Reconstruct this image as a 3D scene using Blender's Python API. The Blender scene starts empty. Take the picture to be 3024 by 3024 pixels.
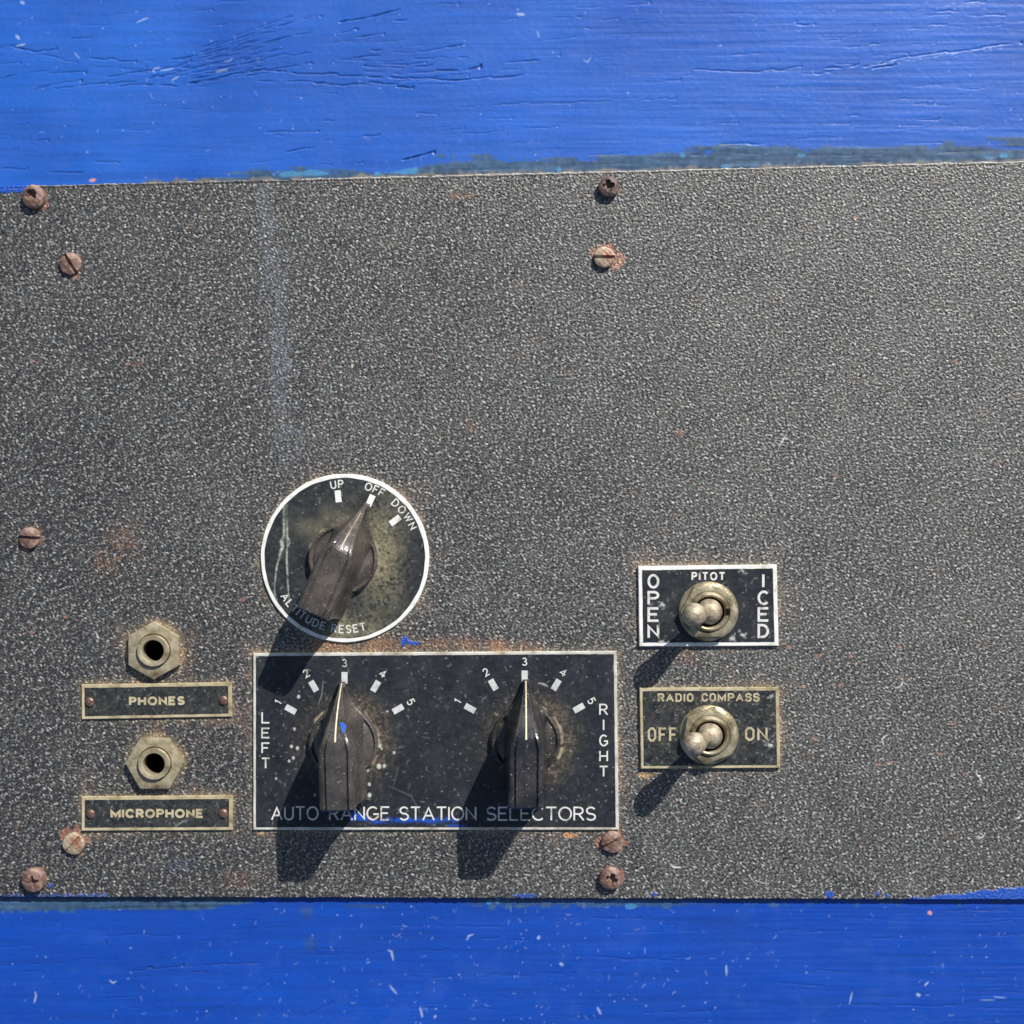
import bpy, math
import numpy as np
from mathutils import Vector, Matrix

# ------------------------------------------------------------------ camera, world, sun, exposure
SC = bpy.context.scene
COL = SC.collection
U = 9.0e-5            # metres per unit of the photograph's grid (the panel face is z = 0)
D = 4700.0            # camera height above the panel face, same unit
CX = CY = 1512.0
R = math.radians

cam = bpy.data.cameras.new("camera")
cam.sensor_width = 36.0
cam.lens = 36.0 * D / 3024.0
cam.clip_start = 0.01
cam.clip_end = 100.0
cam_o = bpy.data.objects.new("camera", cam)
COL.objects.link(cam_o)
cam_o.location = (0, 0, D * U)
SC.camera = cam_o

SUN_EL = R(37.5)
SUN_AZ = math.atan2(0.527, 0.85)
world = bpy.data.worlds.new("World")
SC.world = world
world.use_nodes = True
wn = world.node_tree
bg = wn.nodes["Background"]
sky = wn.nodes.new("ShaderNodeTexSky")
sky.sky_type = 'NISHITA'
sky.sun_disc = False
sky.sun_elevation = SUN_EL
sky.sun_rotation = SUN_AZ
sky.air_density = 1.0
sky.dust_density = 1.2
sky.ozone_density = 1.0
wn.links.new(sky.outputs[0], bg.inputs[0])
bg.inputs[1].default_value = 0.09

sun = bpy.data.lights.new("sun", 'SUN')
sun.energy = 4.9
sun.angle = R(0.53)
sun.color = (1.0, 0.965, 0.91)
sun_o = bpy.data.objects.new("sun", sun)
COL.objects.link(sun_o)
sdir = Vector((math.sin(SUN_AZ) * math.cos(SUN_EL), math.cos(SUN_AZ) * math.cos(SUN_EL), math.sin(SUN_EL)))
sun_o.rotation_euler = sdir.to_track_quat('Z', 'Y').to_euler()
sun_o.location = sdir * 2

SC.view_settings.view_transform = 'Standard'
SC.view_settings.look = 'None'
SC.view_settings.exposure = 0.22
SC.view_settings.gamma = 1.0
SC.view_settings.use_curve_mapping = False
SC.render.engine = 'CYCLES'

rng = np.random.default_rng(7)

# ------------------------------------------------------------------ raster of stains, wear, cracks, grain and painted sheen
X0, X1, ST = -72.0, 3096.0, 2.0
N = int((X1 - X0) / ST)
ax = X0 + (np.arange(N) + 0.5) * ST
GX, GY = np.meshgrid(ax, ax)             # GX[row, col]; row runs down the picture


def fnoise(lam, seed, bw=0.35, ang=0.0, stretch=1.0, low=False):
    """filtered noise; lam in grid units; stretched along ang (degrees, down-right positive)"""
    g = np.random.default_rng(seed)
    f = np.fft.rfft2(g.standard_normal((N, N)))
    fy = np.fft.fftfreq(N, ST)[:, None]
    fx = np.fft.rfftfreq(N, ST)[None, :]
    c, s = math.cos(R(ang)), math.sin(R(ang))
    u = (fx * c + fy * s) * stretch
    v = (-fx * s + fy * c)
    k = np.sqrt(u * u + v * v) * lam
    f *= np.exp(-(k * k) * 1.5) if low else np.exp(-((k - 1.0) / bw) ** 2)
    n = np.fft.irfft2(f, s=(N, N))
    return (n / n.std()).astype(np.float32)


def sstep(a, b, x):
    t = np.clip((x - a) / (b - a), 0, 1)
    return t * t * (3 - 2 * t)


def stamp(mask, pts, w, val=1.0, taper=True):
    """soft stroke through pts (width w) kept as a maximum"""
    pts = np.asarray(pts, float)
    seg = np.linalg.norm(np.diff(pts, axis=0), axis=1)
    L = np.concatenate([[0], np.cumsum(seg)])
    n = max(2, int(L[-1] / 1.5) + 1)
    t = np.linspace(0, L[-1], n)
    px = np.interp(t, L, pts[:, 0]); py = np.interp(t, L, pts[:, 1])
    for i in range(n):
        e = 1.0
        if taper and n > 3:
            e = 0.45 + 0.55 * math.sin(math.pi * (i + 0.5) / n)
        r = w * 0.5 * e
        k = int((r + 3) / ST) + 1
        ci = int((px[i] - X0) / ST); ri = int((py[i] - X0) / ST)
        a, b, c, d = max(0, ri - k), min(N, ri + k + 1), max(0, ci - k), min(N, ci + k + 1)
        if a >= b or c >= d:
            continue
        dd = np.hypot(GX[a:b, c:d] - px[i], GY[a:b, c:d] - py[i])
        m = np.clip((r + 1.2 - dd) / 2.2, 0, 1) * val
        mask[a:b, c:d] = np.maximum(mask[a:b, c:d], m)


def fleck(mask, x, y, g, lmin, lmax, w, val, vertical=0.0):
    l = g.uniform(lmin, lmax)
    a = g.uniform(0, 2 * math.pi) if g.random() > vertical else math.pi / 2 + g.normal(0, 0.35)
    b = g.normal(0, 0.55)
    p = [(x, y)]
    for i in range(4):
        a += b * 0.5
        p.append((p[-1][0] + math.cos(a) * l / 4, p[-1][1] + math.sin(a) * l / 4))
    stamp(mask, p, w, val)


def blob(x, y, rx, ry, nz, soft=0.35):
    """ragged spot mask"""
    d = np.hypot((GX - x) / rx, (GY - y) / ry) + nz * 0.16
    return np.clip((1.0 - d) / soft, 0, 1)


def mix(img, col, m):
    return img * (1 - m[..., None]) + np.array(col, np.float32) * m[..., None]


nz_s = fnoise(16, 1, low=True)
nz_m = fnoise(60, 2, low=True)
nz_l = fnoise(300, 3, low=True)
nz_f = fnoise(7, 4, low=True)

# ---- black wrinkle-finish sheet
wa = fnoise(8.6, 11, bw=0.5, ang=30, stretch=2.1)
wb = fnoise(5.8, 12, bw=0.35, ang=6, stretch=1.7)
wc = fnoise(24, 14, bw=0.5, ang=24, stretch=1.3)
amp = np.clip(0.80 + 0.38 * wc, 0.15, 1.8)
lump = (0.66 * wa + 0.66 * wb) * amp
panel_h = (lump * 0.90 + 0.15 * wc).astype(np.float32)
panel = np.zeros((N, N, 3), np.float32) + np.array([0.024, 0.0245, 0.026], np.float32)
sheen_grad = 0.34 * sstep(0, 3000, GX + 300) + 0.14 * (1 - GY / 3024.0)  # sun sheen toward the right and top, painted as a gradient
worn = sstep(-0.15, 1.35, lump + 0.03 * nz_l + 0.05 * nz_m + sheen_grad + 0.02)  # ridge tops: wear together with sun reflection put into the colour
panel = mix(panel, (0.205, 0.198, 0.176), worn * 0.84)
glint = sstep(1.0, 1.9, lump + 0.03 * nz_l + 0.05 * nz_m + 0.5 * sheen_grad)
panel = mix(panel, (0.50, 0.49, 0.455), glint * 0.75)  # specular sun glints painted on the highest ridges
pit = sstep(0.3, 1.6, -lump)
panel = mix(panel, (0.010, 0.0105, 0.012), pit * 0.8)
chalk = sstep(0.2, 2.2, nz_m + 0.7 * nz_l)
panel = mix(panel, (0.125, 0.118, 0.104), chalk * 0.04)
hue = fnoise(17, 13, low=True)
panel = mix(panel, (0.17, 0.11, 0.07), sstep(1.2, 3.0, hue) * 0.38)
panel = mix(panel, (0.08, 0.13, 0.14), sstep(1.3, 3.2, -hue) * 0.30)
# pale run of washed-down paint on the left
runx = 778 + (GY - 540) * 0.088
runm = np.exp(-((GX - runx - nz_m * 8 - nz_s * 5) / (19 + (GY - 540) * 0.018)) ** 2) * sstep(530, 560, GY) * (1 - sstep(1180, 1500, GY))
panel = mix(panel, (0.24, 0.27, 0.31), np.clip(runm, 0, 1) * (0.16 + 0.60 * worn) * np.clip(0.75 + 0.35 * nz_s, 0, 1.2))
crk = np.zeros((N, N), np.float32)
stamp(crk, [(640, 966), (760, 963), (905, 970)], 3, 0.8)
stamp(crk, [(0, 690), (20, 688)], 8, 0.9)
panel = mix(panel, (0.012, 0.012, 0.014), crk)
DUST = (0.46, 0.36, 0.22)
RUST = (0.36, 0.145, 0.075)


def near_rect(x0, y0, x1, y1, reach):
    dx = np.maximum(np.maximum(x0 - GX, GX - x1), 0)
    dy = np.maximum(np.maximum(y0 - GY, GY - y1), 0)
    return np.exp(-np.hypot(dx, dy) / reach)


for (x0, y0, x1, y1, a) in ((748, 1925, 1825, 2451, 0.8), (1886, 1668, 2297, 1908, 0.55), (1890, 2030, 2302, 2270, 0.7),
                            (240, 2017, 685, 2122, 0.7), (240, 2350, 687, 2453, 0.7)):
    m = near_rect(x0, y0, x1, y1, 9) * (0.55 + 0.45 * sstep(-0.3, 1.4, nz_m)) * a
    panel = mix(panel, DUST, np.clip(m * (0.35 + 0.9 * worn), 0, 0.85))
    m2 = near_rect(x0, y0, x1, y1, 34) * sstep(0.2, 1.8, nz_m + 0.4 * nz_s)
    panel = mix(panel, RUST, np.clip(m2, 0, 1) * 0.10)
for (x, y, r, a) in ((1018, 1648, 249, 0.75), (456, 1921, 84, 0.85), (458, 2254, 84, 0.85)):
    d = np.maximum(np.hypot(GX - x, GY - y) - r, 0)
    m = np.exp(-d / 9) * (0.45 + 0.55 * sstep(-0.3, 1.3, nz_m)) * a
    panel = mix(panel, DUST, np.clip(m * (0.3 + 0.9 * worn), 0, 0.85))
    panel = mix(panel, RUST, np.exp(-d / 40) * sstep(0.2, 1.9, nz_m + 0.4 * nz_s) * 0.10)
strip = sstep(1880, 1900, GY) * (1 - sstep(1915, 1935, GY)) * sstep(830, 950, GX) * (1 - sstep(1500, 1800, GX))
panel = mix(panel, (0.44, 0.22, 0.10), strip * np.clip(0.5 + 0.3 * nz_m, 0, 1) * (0.3 + 0.7 * worn) * 0.8)
panel = mix(panel, (0.5, 0.25, 0.10), blob(1685, 2468, 27, 7, nz_s) * 0.85)
panel = mix(panel, (0.5, 0.30, 0.14), blob(1902, 2290, 26, 9, nz_s) * 0.7)
panel = mix(panel, (0.5, 0.32, 0.14), blob(770, 2462, 12, 7, nz_s) * 0.7)
# rust freckles over the whole sheet
g = np.random.default_rng(41)
fr = np.zeros((N, N), np.float32)
for x, y in ((2333, 1910), (2414, 1937), (2512, 1937), (2658, 1909), (2372, 2029), (2482, 2023), (2662, 2002), (2816, 2135),
             (2406, 2182), (2595, 2256), (2629, 2254), (2780, 2228), (2852, 2283), (2946, 1369), (2530, 645), (2826, 1070),
             (2472, 1405), (2003, 1275), (2010, 1283), (715, 1772), (96, 1866), (195, 1822), (375, 1075), (97, 1066)):
    stamp(fr, [(x - g.uniform(3, 8), y + g.uniform(-2, 2)), (x + g.uniform(3, 8), y + g.uniform(-3, 3))], g.uniform(6, 11))
for _ in range(60):
    x, y = g.uniform(0, 3024), g.uniform(580, 2630)
    stamp(fr, [(x, y), (x + g.uniform(-5, 5), y + g.uniform(-3, 3))], g.uniform(3, 6), g.uniform(0.35, 0.9))
panel = mix(panel, (0.40, 0.20, 0.14), fr * 0.62)
for (x, y, rx, ry, a) in ((360, 1590, 70, 60, .5), (320, 1660, 60, 40, .5), (410, 1070, 25, 20, .5), (1360, 580, 45, 12, .6), (1390, 1260, 30, 25, .5),
                          (1355, 580, 20, 9, .8), (1738, 650, 14, 8, .9), (1450, 1990, 60, 30, .3), (2020, 2160, 40, 30, .4),
                          (2030, 1940, 60, 30, .45), (560, 1930, 40, 90, .35), (700, 2600, 90, 30, .35), (1300, 1900, 200, 30, .4)):
    panel = mix(panel, (0.33, 0.17, 0.09), blob(x, y, rx, ry, nz_s * 1.6, soft=0.9) * a * (0.25 + 0.75 * worn))
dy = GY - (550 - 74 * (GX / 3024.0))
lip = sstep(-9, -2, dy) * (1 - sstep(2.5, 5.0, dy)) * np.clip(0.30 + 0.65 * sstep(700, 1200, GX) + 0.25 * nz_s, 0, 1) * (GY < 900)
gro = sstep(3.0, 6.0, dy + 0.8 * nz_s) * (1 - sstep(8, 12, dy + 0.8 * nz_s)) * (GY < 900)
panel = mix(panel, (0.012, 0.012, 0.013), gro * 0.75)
panel = mix(panel, (0.50, 0.47, 0.41), lip * 0.85)  # top edge catching the sun, painted as a pale line
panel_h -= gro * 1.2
lint = np.zeros((N, N), np.float32)
for _ in range(210):
    fleck(lint, g.uniform(0, 3024), g.uniform(560, 2640), g, 4, 22, g.uniform(1.6, 3.0), g.uniform(0.3, 0.8))
for _ in range(110):
    fleck(lint, g.uniform(700, 3024), g.uniform(2590, 2645), g, 5, 16, 2.2, g.uniform(0.4, 0.9))
for x, y in ((2640, 2030), (2300, 1320), (2610, 2200), (3000, 2420), (2010, 2560), (2880, 2470), (280, 1865), (2880, 2280)):
    fleck(lint, x, y, g, 26, 44, 4.0, 0.95)
panel = mix(panel, (0.66, 0.65, 0.62), lint * 0.8)
# chipped, rusted halo round each slotted screw
for (x, y, rx, ry) in ((1822, 768, 24, 34), (1790, 740, 40, 20), (1755, 752, 14, 18), (97, 1590, 33, 36), (76, 1624, 18, 10), (214, 787, 28, 33), (222, 812, 14, 12),
                       (196, 2462, 24, 19), (225, 2446, 8, 14), (256, 2482, 10, 15), (232, 2522, 14, 10), (1772, 2486, 16, 22), (1826, 2458, 10, 18), (1815, 2490, 30, 30),
                       (1822, 2590, 22, 24), (112, 592, 33, 32), (1806, 560, 26, 28), (110, 2588, 26, 26)):
    panel = mix(panel, (0.27, 0.125, 0.082), blob(x, y, rx, ry, nz_s, soft=0.16) * np.clip(0.80 + 0.12 * nz_f, 0, 1))
panel = mix(panel, (0.62, 0.42, 0.28), blob(1822, 768, 24, 34, nz_s, soft=0.2) * sstep(0.5, 1.2, nz_f) * 0.6)
# blue house paint that strayed on to the sheet
BLUE = (0.012, 0.075, 0.40)
bm = np.maximum(blob(1198, 1890, 14, 12, nz_s, .3), np.maximum(blob(1220, 1900, 22, 7, nz_s, .3), blob(1190, 1898, 8, 14, nz_s, .3)))
bm = np.maximum(bm, (GY < 568 + nz_s * 3 + (GX < 0) * 0) * (GX < 78 + nz_s * 4))
bm = np.maximum(bm, sstep(0, 5, GY - (2651 - np.clip((GX - 2700) / 324, 0, 1.3) * 36 + nz_s * 2.5)) * (GX > 2680))
bm = np.maximum(bm, blob(2450, 2640, 14, 12, nz_s, .3))
bm = np.maximum(bm, blob(1545, 2645, 45, 7, nz_s, .4) * 0.8)
bm = np.maximum(bm, sstep(2636, 2648, GY + nz_s * 3) * (GX < 320) * 0.55)
for x, y in ((2590, 2640), (2620, 2644), (1935, 2640), (150, 2420 + 195)):
    bm = np.maximum(bm, blob(x, y, 9, 6, nz_s, .3) * 0.8)
bm = bm.astype(np.float32)
panel = mix(panel, BLUE, np.clip(bm, 0, 1) * 0.95)
panel = mix(panel, (0.03, 0.05, 0.10), blob(540, 2555, 70, 30, nz_s, .9) * 0.4)
panel_h *= (1 - 0.6 * np.clip(bm, 0, 1))
panel_h += np.clip(bm, 0, 1) * 1.2

# ---- blue painted wood
grain = fnoise(9, 21, low=True, stretch=26)
grain2 = fnoise(26, 22, low=True, stretch=16)
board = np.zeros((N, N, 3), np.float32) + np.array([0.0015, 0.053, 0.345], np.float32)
board = mix(board, (0.014, 0.103, 0.445), (GY < 1200).astype(np.float32) * np.clip(0.85 + 0.1 * nz_l, 0, 1))  # upper board lighter: weathering plus gloss sheen put into the colour
board *= (1 + 0.035 * grain + 0.03 * grain2 + 0.03 * nz_l)[..., None]
right = sstep(900, 2400, GX + 0.0 * GY)
board_h = ((0.05 + 0.10 * right) * grain + (0.06 + 0.09 * right) * grain2 + 0.06 * nz_s).astype(np.float32)
board = mix(board, (0.06, 0.115, 0.38), sstep(0.6, 2.0, nz_m + 0.3 * nz_l) * 0.10)
cr = np.zeros((N, N), np.float32)
g = np.random.default_rng(77)


def crack(pts, w, val=1.0, gaps=0.25):
    p = np.asarray(pts, float)
    seg = np.linalg.norm(np.diff(p, axis=0), axis=1)
    L = np.concatenate([[0], np.cumsum(seg)])
    t = 0.0
    while t < L[-1]:
        l = g.uniform(22, 90)
        a, b = t, min(L[-1], t + l)
        tt = np.linspace(a, b, 6)
        off = g.normal(0, 1.6)
        q = np.stack([np.interp(tt, L, p[:, 0]), np.interp(tt, L, p[:, 1]) + off + np.cumsum(g.normal(0, 0.9, 6))], 1)
        stamp(cr, q, w * g.uniform(0.40, 1.0), val * g.uniform(0.55, 1.0))
        t = b + (g.uniform(3, 40) if g.random() < gaps else -4)


for pts, w, v in (
        ([(93, 261), (150, 245), (238, 235)], 3.4, .8), ([(155, 256), (290, 243), (400, 234), (530, 212), (600, 188)], 3.6, .85),
        ([(350, 253), (430, 247), (550, 245), (600, 235), (690, 215), (780, 200)], 4.6, 1), ([(780, 205), (880, 212), (1000, 217), (1128, 220), (1210, 224), (1311, 231), (1430, 226), (1540, 220)], 4.4, 1),
        ([(760, 233), (880, 236), (1000, 247), (1092, 241), (1220, 254)], 3.8, .95), ([(380, 211), (470, 200), (530, 190), (560, 175)], 3.4, .8),
        ([(0, 230), (40, 218)], 3.4, .8), ([(75, 211), (250, 209)], 3.0, .7), ([(25, 128), (100, 152), (165, 137)], 4.0, .8),
        ([(120, 155), (180, 172), (225, 182)], 2.8, .6), ([(258, 165), (330, 175), (400, 176)], 3.6, .8), ([(265, 190), (350, 195), (430, 198)], 2.6, .5),
        ([(310, 220), (440, 205), (530, 190)], 3.2, .8), ([(200, 108), (265, 107)], 2.8, .6), ([(1284, 203), (1357, 205), (1421, 192)], 5.0, 1),
        ([(1000, 60), (1092, 44), (1183, 23)], 4.2, .9), ([(1005, 92), (1055, 80)], 4, .9), ([(1055, 107), (1133, 94)], 3.6, .8), ([(1040, 168), (1120, 162)], 4, .9),
        ([(1163, 58), (1220, 53)], 3.4, .8), ([(1316, 135), (1366, 128)], 4, .8), ([(1494, 180), (1590, 176)], 3.6, .8), ([(1068, 394), (1120, 394)], 3.2, .6),
        ([(1224, 331), (1293, 334)], 3.2, .7), ([(1188, 469), (1235, 458), (1284, 443)], 7, 1), ([(1480, 202), (1560, 196)], 2.8, .6), ([(1480, 224), (1545, 218)], 4, .8),
        ([(2050, 203), (2228, 204), (2328, 199), (2371, 189)], 3.0, .7), ([(2583, 195), (2652, 182)], 4.4, .9), ([(2440, 197), (2560, 188), (2752, 153), (2870, 142), (2975, 130), (3024, 120)], 4.0, .85),
        ([(2470, 183), (2540, 182)], 3, .7), ([(2130, 424), (2260, 420)], 3, .6), ([(780, 388), (940, 383)], 3.4, .6), ([(840, 446), (930, 430)], 3.0, .7),
        ([(105, 415), (140, 411)], 3.2, .7), ([(0, 495), (80, 494)], 3.6, .8), ([(275, 471), (350, 476)], 3, .6), ([(140, 506), (250, 505)], 3.0, .8), ([(200, 507), (240, 506)], 3.6, .9),
        ([(1400, 307), (1760, 296), (2000, 285)], 3.4, .35), ([(700, 605 - 60), (705, 545)], 3, .2),
        ([(230, 2797), (310, 2788)], 3.2, .7), ([(300, 2770), (540, 2762)], 4, .4), ([(365, 2872), (540, 2858)], 4.2, .7), ([(540, 2855), (760, 2850)], 3.6, .5), ([(60, 2876), (110, 2876)], 3.4, .6),
        ([(555, 2877), (605, 2875)], 3, .6), ([(1150, 2735), (1480, 2742)], 4, .35), ([(1420, 2780), (1560, 2778)], 4, .45), ([(1230, 2805), (1330, 2806)], 4, .35), ([(1700, 2830), (1990, 2840)], 3.6, .35),
        ([(1270, 2894), (1700, 2880)], 4, .3), ([(2300, 2905), (2450, 2920)], 4, .4), ([(2410, 2866), (2500, 2870)], 4, .4), ([(2460, 2968), (3024, 2985)], 3.4, .45), ([(590, 3010), (800, 2905)], 4, .3), ([(880, 3012), (985, 2965)], 4, .3),
        ([(300, 2953), (410, 2945)], 3, .5), ([(1900, 2995), (2100, 2990)], 3.4, .4), ([(2850, 2735), (3000, 2728)], 4, .3)):
    crack(pts, w, v)
# fan of short parallel splits where the grain swings upward
for k in range(15):
    p = k / 14.0
    base = 150 + 95 * p
    pts = []
    for x in np.arange(470, 1080, 30):
        rise = 105 * sstep(480, 980, x) * (1.15 - 0.65 * p)
        pts.append((x, base - rise))
    i0 = g.integers(0, 6)
    crack(pts[i0:i0 + int(g.integers(8, 14))], 2.9, 0.85, gaps=0.85)
for k in range(7):
    y = 150 + k * 15 + g.uniform(-5, 5)
    x = 980 + g.uniform(0, 180)
    crack([(x, y), (x + 120, y + 5), (x + g.uniform(180, 420), y - 4)], 2.6, 0.7, gaps=0.9)
for _ in range(170):
    x, y = g.uniform(-40, 3024), g.uniform(-40, 500)
    l = g.uniform(25, 120)
    crack([(x, y), (x + l, y - l * g.uniform(-0.03, 0.10))], g.uniform(1.8, 2.8), g.uniform(0.15, 0.5))
for _ in range(90):
    x, y = g.uniform(-40, 3024), g.uniform(2670, 3060)
    l = g.uniform(50, 240)
    crack([(x, y), (x + l, y - l * g.uniform(-0.04, 0.06))], g.uniform(2, 3.6), g.uniform(0.10, 0.38))
board = mix(board, (0.006, 0.016, 0.05), np.clip(cr, 0, 1) * 0.85)
board_h -= cr * 5.5
board_h += np.roll(cr, 2, axis=0) * 0.5
# thin, rubbed undercoat along the sheet's edges
topedge = 550 - 74 * (GX / 3024)
bw = 6 + 46 * sstep(430, 900, GX) * (0.45 + 0.35 * sstep(1180, 1330, GX)) + 22 * sstep(1900, 3024, GX)
bw = bw - 26 * np.exp(-((GX - 1150) / 80) ** 2)
um = sstep(-6, 6, GY - (topedge - bw) + 3 * nz_s + 4 * nz_m + 7 * grain2 + 6 * grain) * (GY < 900) * sstep(380, 470, GX + 40 * nz_m)
um2 = sstep(-4, 4, (2694 + 2 * nz_s - 26 * sstep(560, 760, GX)) - GY + 2 * grain) * (GY > 2500) * (1 - sstep(700, 790, GX + 20 * nz_s))
um3 = sstep(-3, 3, (2680 + 4 * nz_s + 3 * grain) - GY) * (GY > 2500) * sstep(1330, 1450, GX) * (1 - sstep(1950, 2150, GX + 30 * nz_m)) * 0.8
um4 = sstep(-3, 3, (2672 + 4 * nz_s + 3 * grain) - GY) * (GY > 2500) * sstep(1950, 2050, GX) * sstep(-0.2, 0.6, nz_m) * 0.7
um5 = blob(905, 2695, 24, 24, nz_s, .6) * .5 + blob(912, 2790, 30, 32, nz_s, .8) * .45 + blob(1080, 2680, 80, 6, nz_s, .5) * .6
under = np.clip(np.maximum(np.maximum(um, um2), np.maximum(um3, um4)) + um5, 0, 1).astype(np.float32)
uc = np.array([0.036, 0.078, 0.125], np.float32) * (1 + 0.16 * nz_s + 0.16 * grain)[..., None]
board = board * (1 - under[..., None] * 0.92) + uc * under[..., None] * 0.92
bare = np.clip(sstep(-14, -4, GY - topedge + 3 * nz_s) * (GY < 900) * sstep(380, 560, GX), 0, 1)
board = mix(board, (0.20, 0.17, 0.13), bare * 0.75 * sstep(-0.6, 0.6, nz_m + 0.5))
fl = np.zeros((N, N), np.float32)
g = np.random.default_rng(99)
for _ in range(640):
    x, y = g.uniform(0, 3024), g.uniform(2668, 3050)
    dens = 0.25 + 0.75 * math.exp(-((x - 1350) / 650) ** 2)
    if g.random() > dens:
        continue
    if g.random() < 0.45:
        r = g.uniform(1.6, 4.2); stamp(fl, [(x, y), (x + 1.5, y + 1)], r, g.uniform(.25, .9))
    else:
        fleck(fl, x, y, g, 4, 18, g.uniform(1.4, 2.8), g.uniform(.15, .7), vertical=0.6)
for _ in range(170):
    x, y = g.uniform(0, 3024), g.uniform(-20, 540)
    if g.random() < 0.5:
        stamp(fl, [(x, y), (x + 1.5, y + 1)], g.uniform(2.0, 4.2), g.uniform(.4, 1))
    else:
        fleck(fl, x, y, g, 4, 18, g.uniform(1.4, 2.6), g.uniform(.2, .6))
for pts, w in (([(452, 210), (447, 203), (455, 198), (468, 196)], 5), ([(470, 205), (508, 198)], 4), ([(505, 232), (524, 222)], 4), ([(400, 62), (420, 52), (434, 48)], 4),
               ([(1725, 172), (1735, 180), (1745, 165)], 3), ([(215, 150), (230, 168)], 3), ([(635, 208), (668, 200)], 5), ([(660, 178), (676, 176), (683, 166)], 3),
               ([(1587, 88), (1592, 104)], 4), ([(1527, 37), (1548, 38)], 9), ([(57, 0), (66, 5)], 8), ([(42, 100), (52, 110)], 8), ([(45, 130), (70, 126)], 5),
               ([(96, 2967), (102, 2945), (99, 2935)], 5), ([(320, 2900), (330, 2908), (338, 2903)], 5), ([(1145, 2810), (1155, 2815), (1160, 2840)], 6), ([(1378, 2780), (1384, 2768), (1396, 2764)], 5),
               ([(1592, 2770), (1590, 2776)], 9), ([(1655, 2850), (1662, 2855)], 9), ([(1150, 2915), (1170, 2940)], 5), ([(2147, 2855), (2148, 2885)], 6), ([(2714, 2942), (2718, 2944)], 9),
               ([(2745, 2905), (2735, 2915)], 6), ([(2520, 2935), (2512, 2970)], 4), ([(1240, 2980), (1246, 3008)], 6), ([(1285, 3005), (1283, 3010)], 7), ([(1765, 2980), (1775, 3000)], 6),
               ([(2940, 2948), (2975, 2952)], 3), ([(2900, 2958), (2942, 2958)], 3)):
    stamp(fl, pts, w, .95)
for _ in range(46):
    t_ = g.random()
    x, y = 2560 + 470 * t_ + g.normal(0, 8), 190 - 66 * t_ + g.normal(0, 4)
    stamp(fl, [(x, y), (x + g.uniform(3, 16), y - g.uniform(0, 3))], g.uniform(1.6, 3.2), g.uniform(.35, .95))
for _ in range(24):
    x, y = g.uniform(2700, 2940), g.uniform(0, 22)
    stamp(fl, [(x, y), (x + g.uniform(4, 20), y + g.uniform(-2, 2))], g.uniform(1.6, 2.8), g.uniform(.4, .9))
board = mix(board, (0.46, 0.54, 0.66), fl * 0.58)
cy = np.zeros((N, N), np.float32)
for (x, y, rx, ry) in ((860, 510, 45, 9), (930, 507, 40, 10), (1115, 512, 10, 8), (1195, 505, 50, 7), (1215, 498, 25, 7), (1651, 497, 8, 7), (2370, 455, 14, 6), (2925, 462, 18, 6), (2975, 455, 16, 9), (2150, 488, 16, 6),
                       (1447, 2668, 7, 8), (1470, 2660, 8, 16), (1500, 2664, 7, 6), (1832, 2664, 16, 6), (1866, 2680, 18, 8), (1792, 2683, 8, 4), (2018, 455, 10, 8)):
    cy = np.maximum(cy, blob(x, y, rx, ry, nz_s + 0.6 * nz_f, .25))
board = mix(board, (0.06, 0.24, 0.44), cy * 0.7)
pk = np.zeros((N, N), np.float32)
stamp(pk, [(2749, 2699), (2752, 2701)], 10); stamp(pk, [(262, 530), (276, 528)], 10, .9)
board = mix(board, (0.70, 0.30, 0.22), pk * 0.9)
board = board.clip(0.003, 0.9)

# ---- black engraved faces of the five plates
face = np.zeros((N, N, 3), np.float32) + np.array([0.0190, 0.0215, 0.0255], np.float32)
face *= (1 + 0.10 * nz_s + 0.06 * nz_m)[..., None].clip(0.5, 1.7)
face = mix(face, (0.085, 0.080, 0.062), sstep(0.0, 2.4, nz_m * 0.4 + nz_s * 0.5 + nz_f * .4) * 0.15)
for (x, y) in ((1015, 2188), (1557, 2188)):
    d = np.hypot(GX - x, GY - y)
    m = np.exp(-((d - 105) / 42) ** 2) * (0.25 + 0.75 * sstep(-0.5, 1.4, nz_f + 0.6 * nz_s)) * (0.4 + 0.6 * sstep(-20, 60, GX - x))
    face = mix(face, (0.26, 0.20, 0.125), m * 0.42)
cream = ((GX < 720) | ((GX > 1850) & (GY > 1980))).astype(np.float32)
face = mix(face, (0.050, 0.050, 0.040), cream * np.clip(0.35 + 0.15 * nz_s + 0.2 * nz_f, 0, 1))
for (x, y, a) in ((1015, 2190, .55), (1557, 2188, .6), (1016, 1652, .5)):
    d = np.hypot(GX - x, GY - y)
    m = sstep(99, 103, d) * (1 - sstep(104, 110 + 3 * nz_s, d)) * np.clip(0.55 + 0.4 * nz_s + 0.25 * nz_m, 0, 1)
    face = mix(face, (0.50, 0.41, 0.27), m * a)
d = np.hypot(GX - 1018, GY - 1648)
m = np.exp(-((GX - 1018 - 110) / 58) ** 2) * np.exp(-((GY - 1640) / 150) ** 2) + 0.9 * np.exp(-((GX - 1020) / 90) ** 2) * np.exp(-((GY - 1860) / 50) ** 2)
face = mix(face, (0.40, 0.36, 0.20), np.clip(m * (0.65 + 0.24 * nz_f + 0.10 * nz_m + .1 * nz_s), 0, 1) * 0.60 * (d < 260))
face = mix(face, (0.15, 0.16, 0.125), np.clip(0.5 + 0.14 * nz_m + 0.18 * nz_s + 0.2 * nz_f, 0, 1) * 0.12 * (d < 260))
m = np.exp(-((GX - 1000) / 90) ** 2) * np.exp(-((GY - 1560) / 50) ** 2)
face = mix(face, (0.30, 0.26, 0.16), np.clip(m * (0.7 + 0.3 * nz_m), 0, 1) * 0.5)
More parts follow.
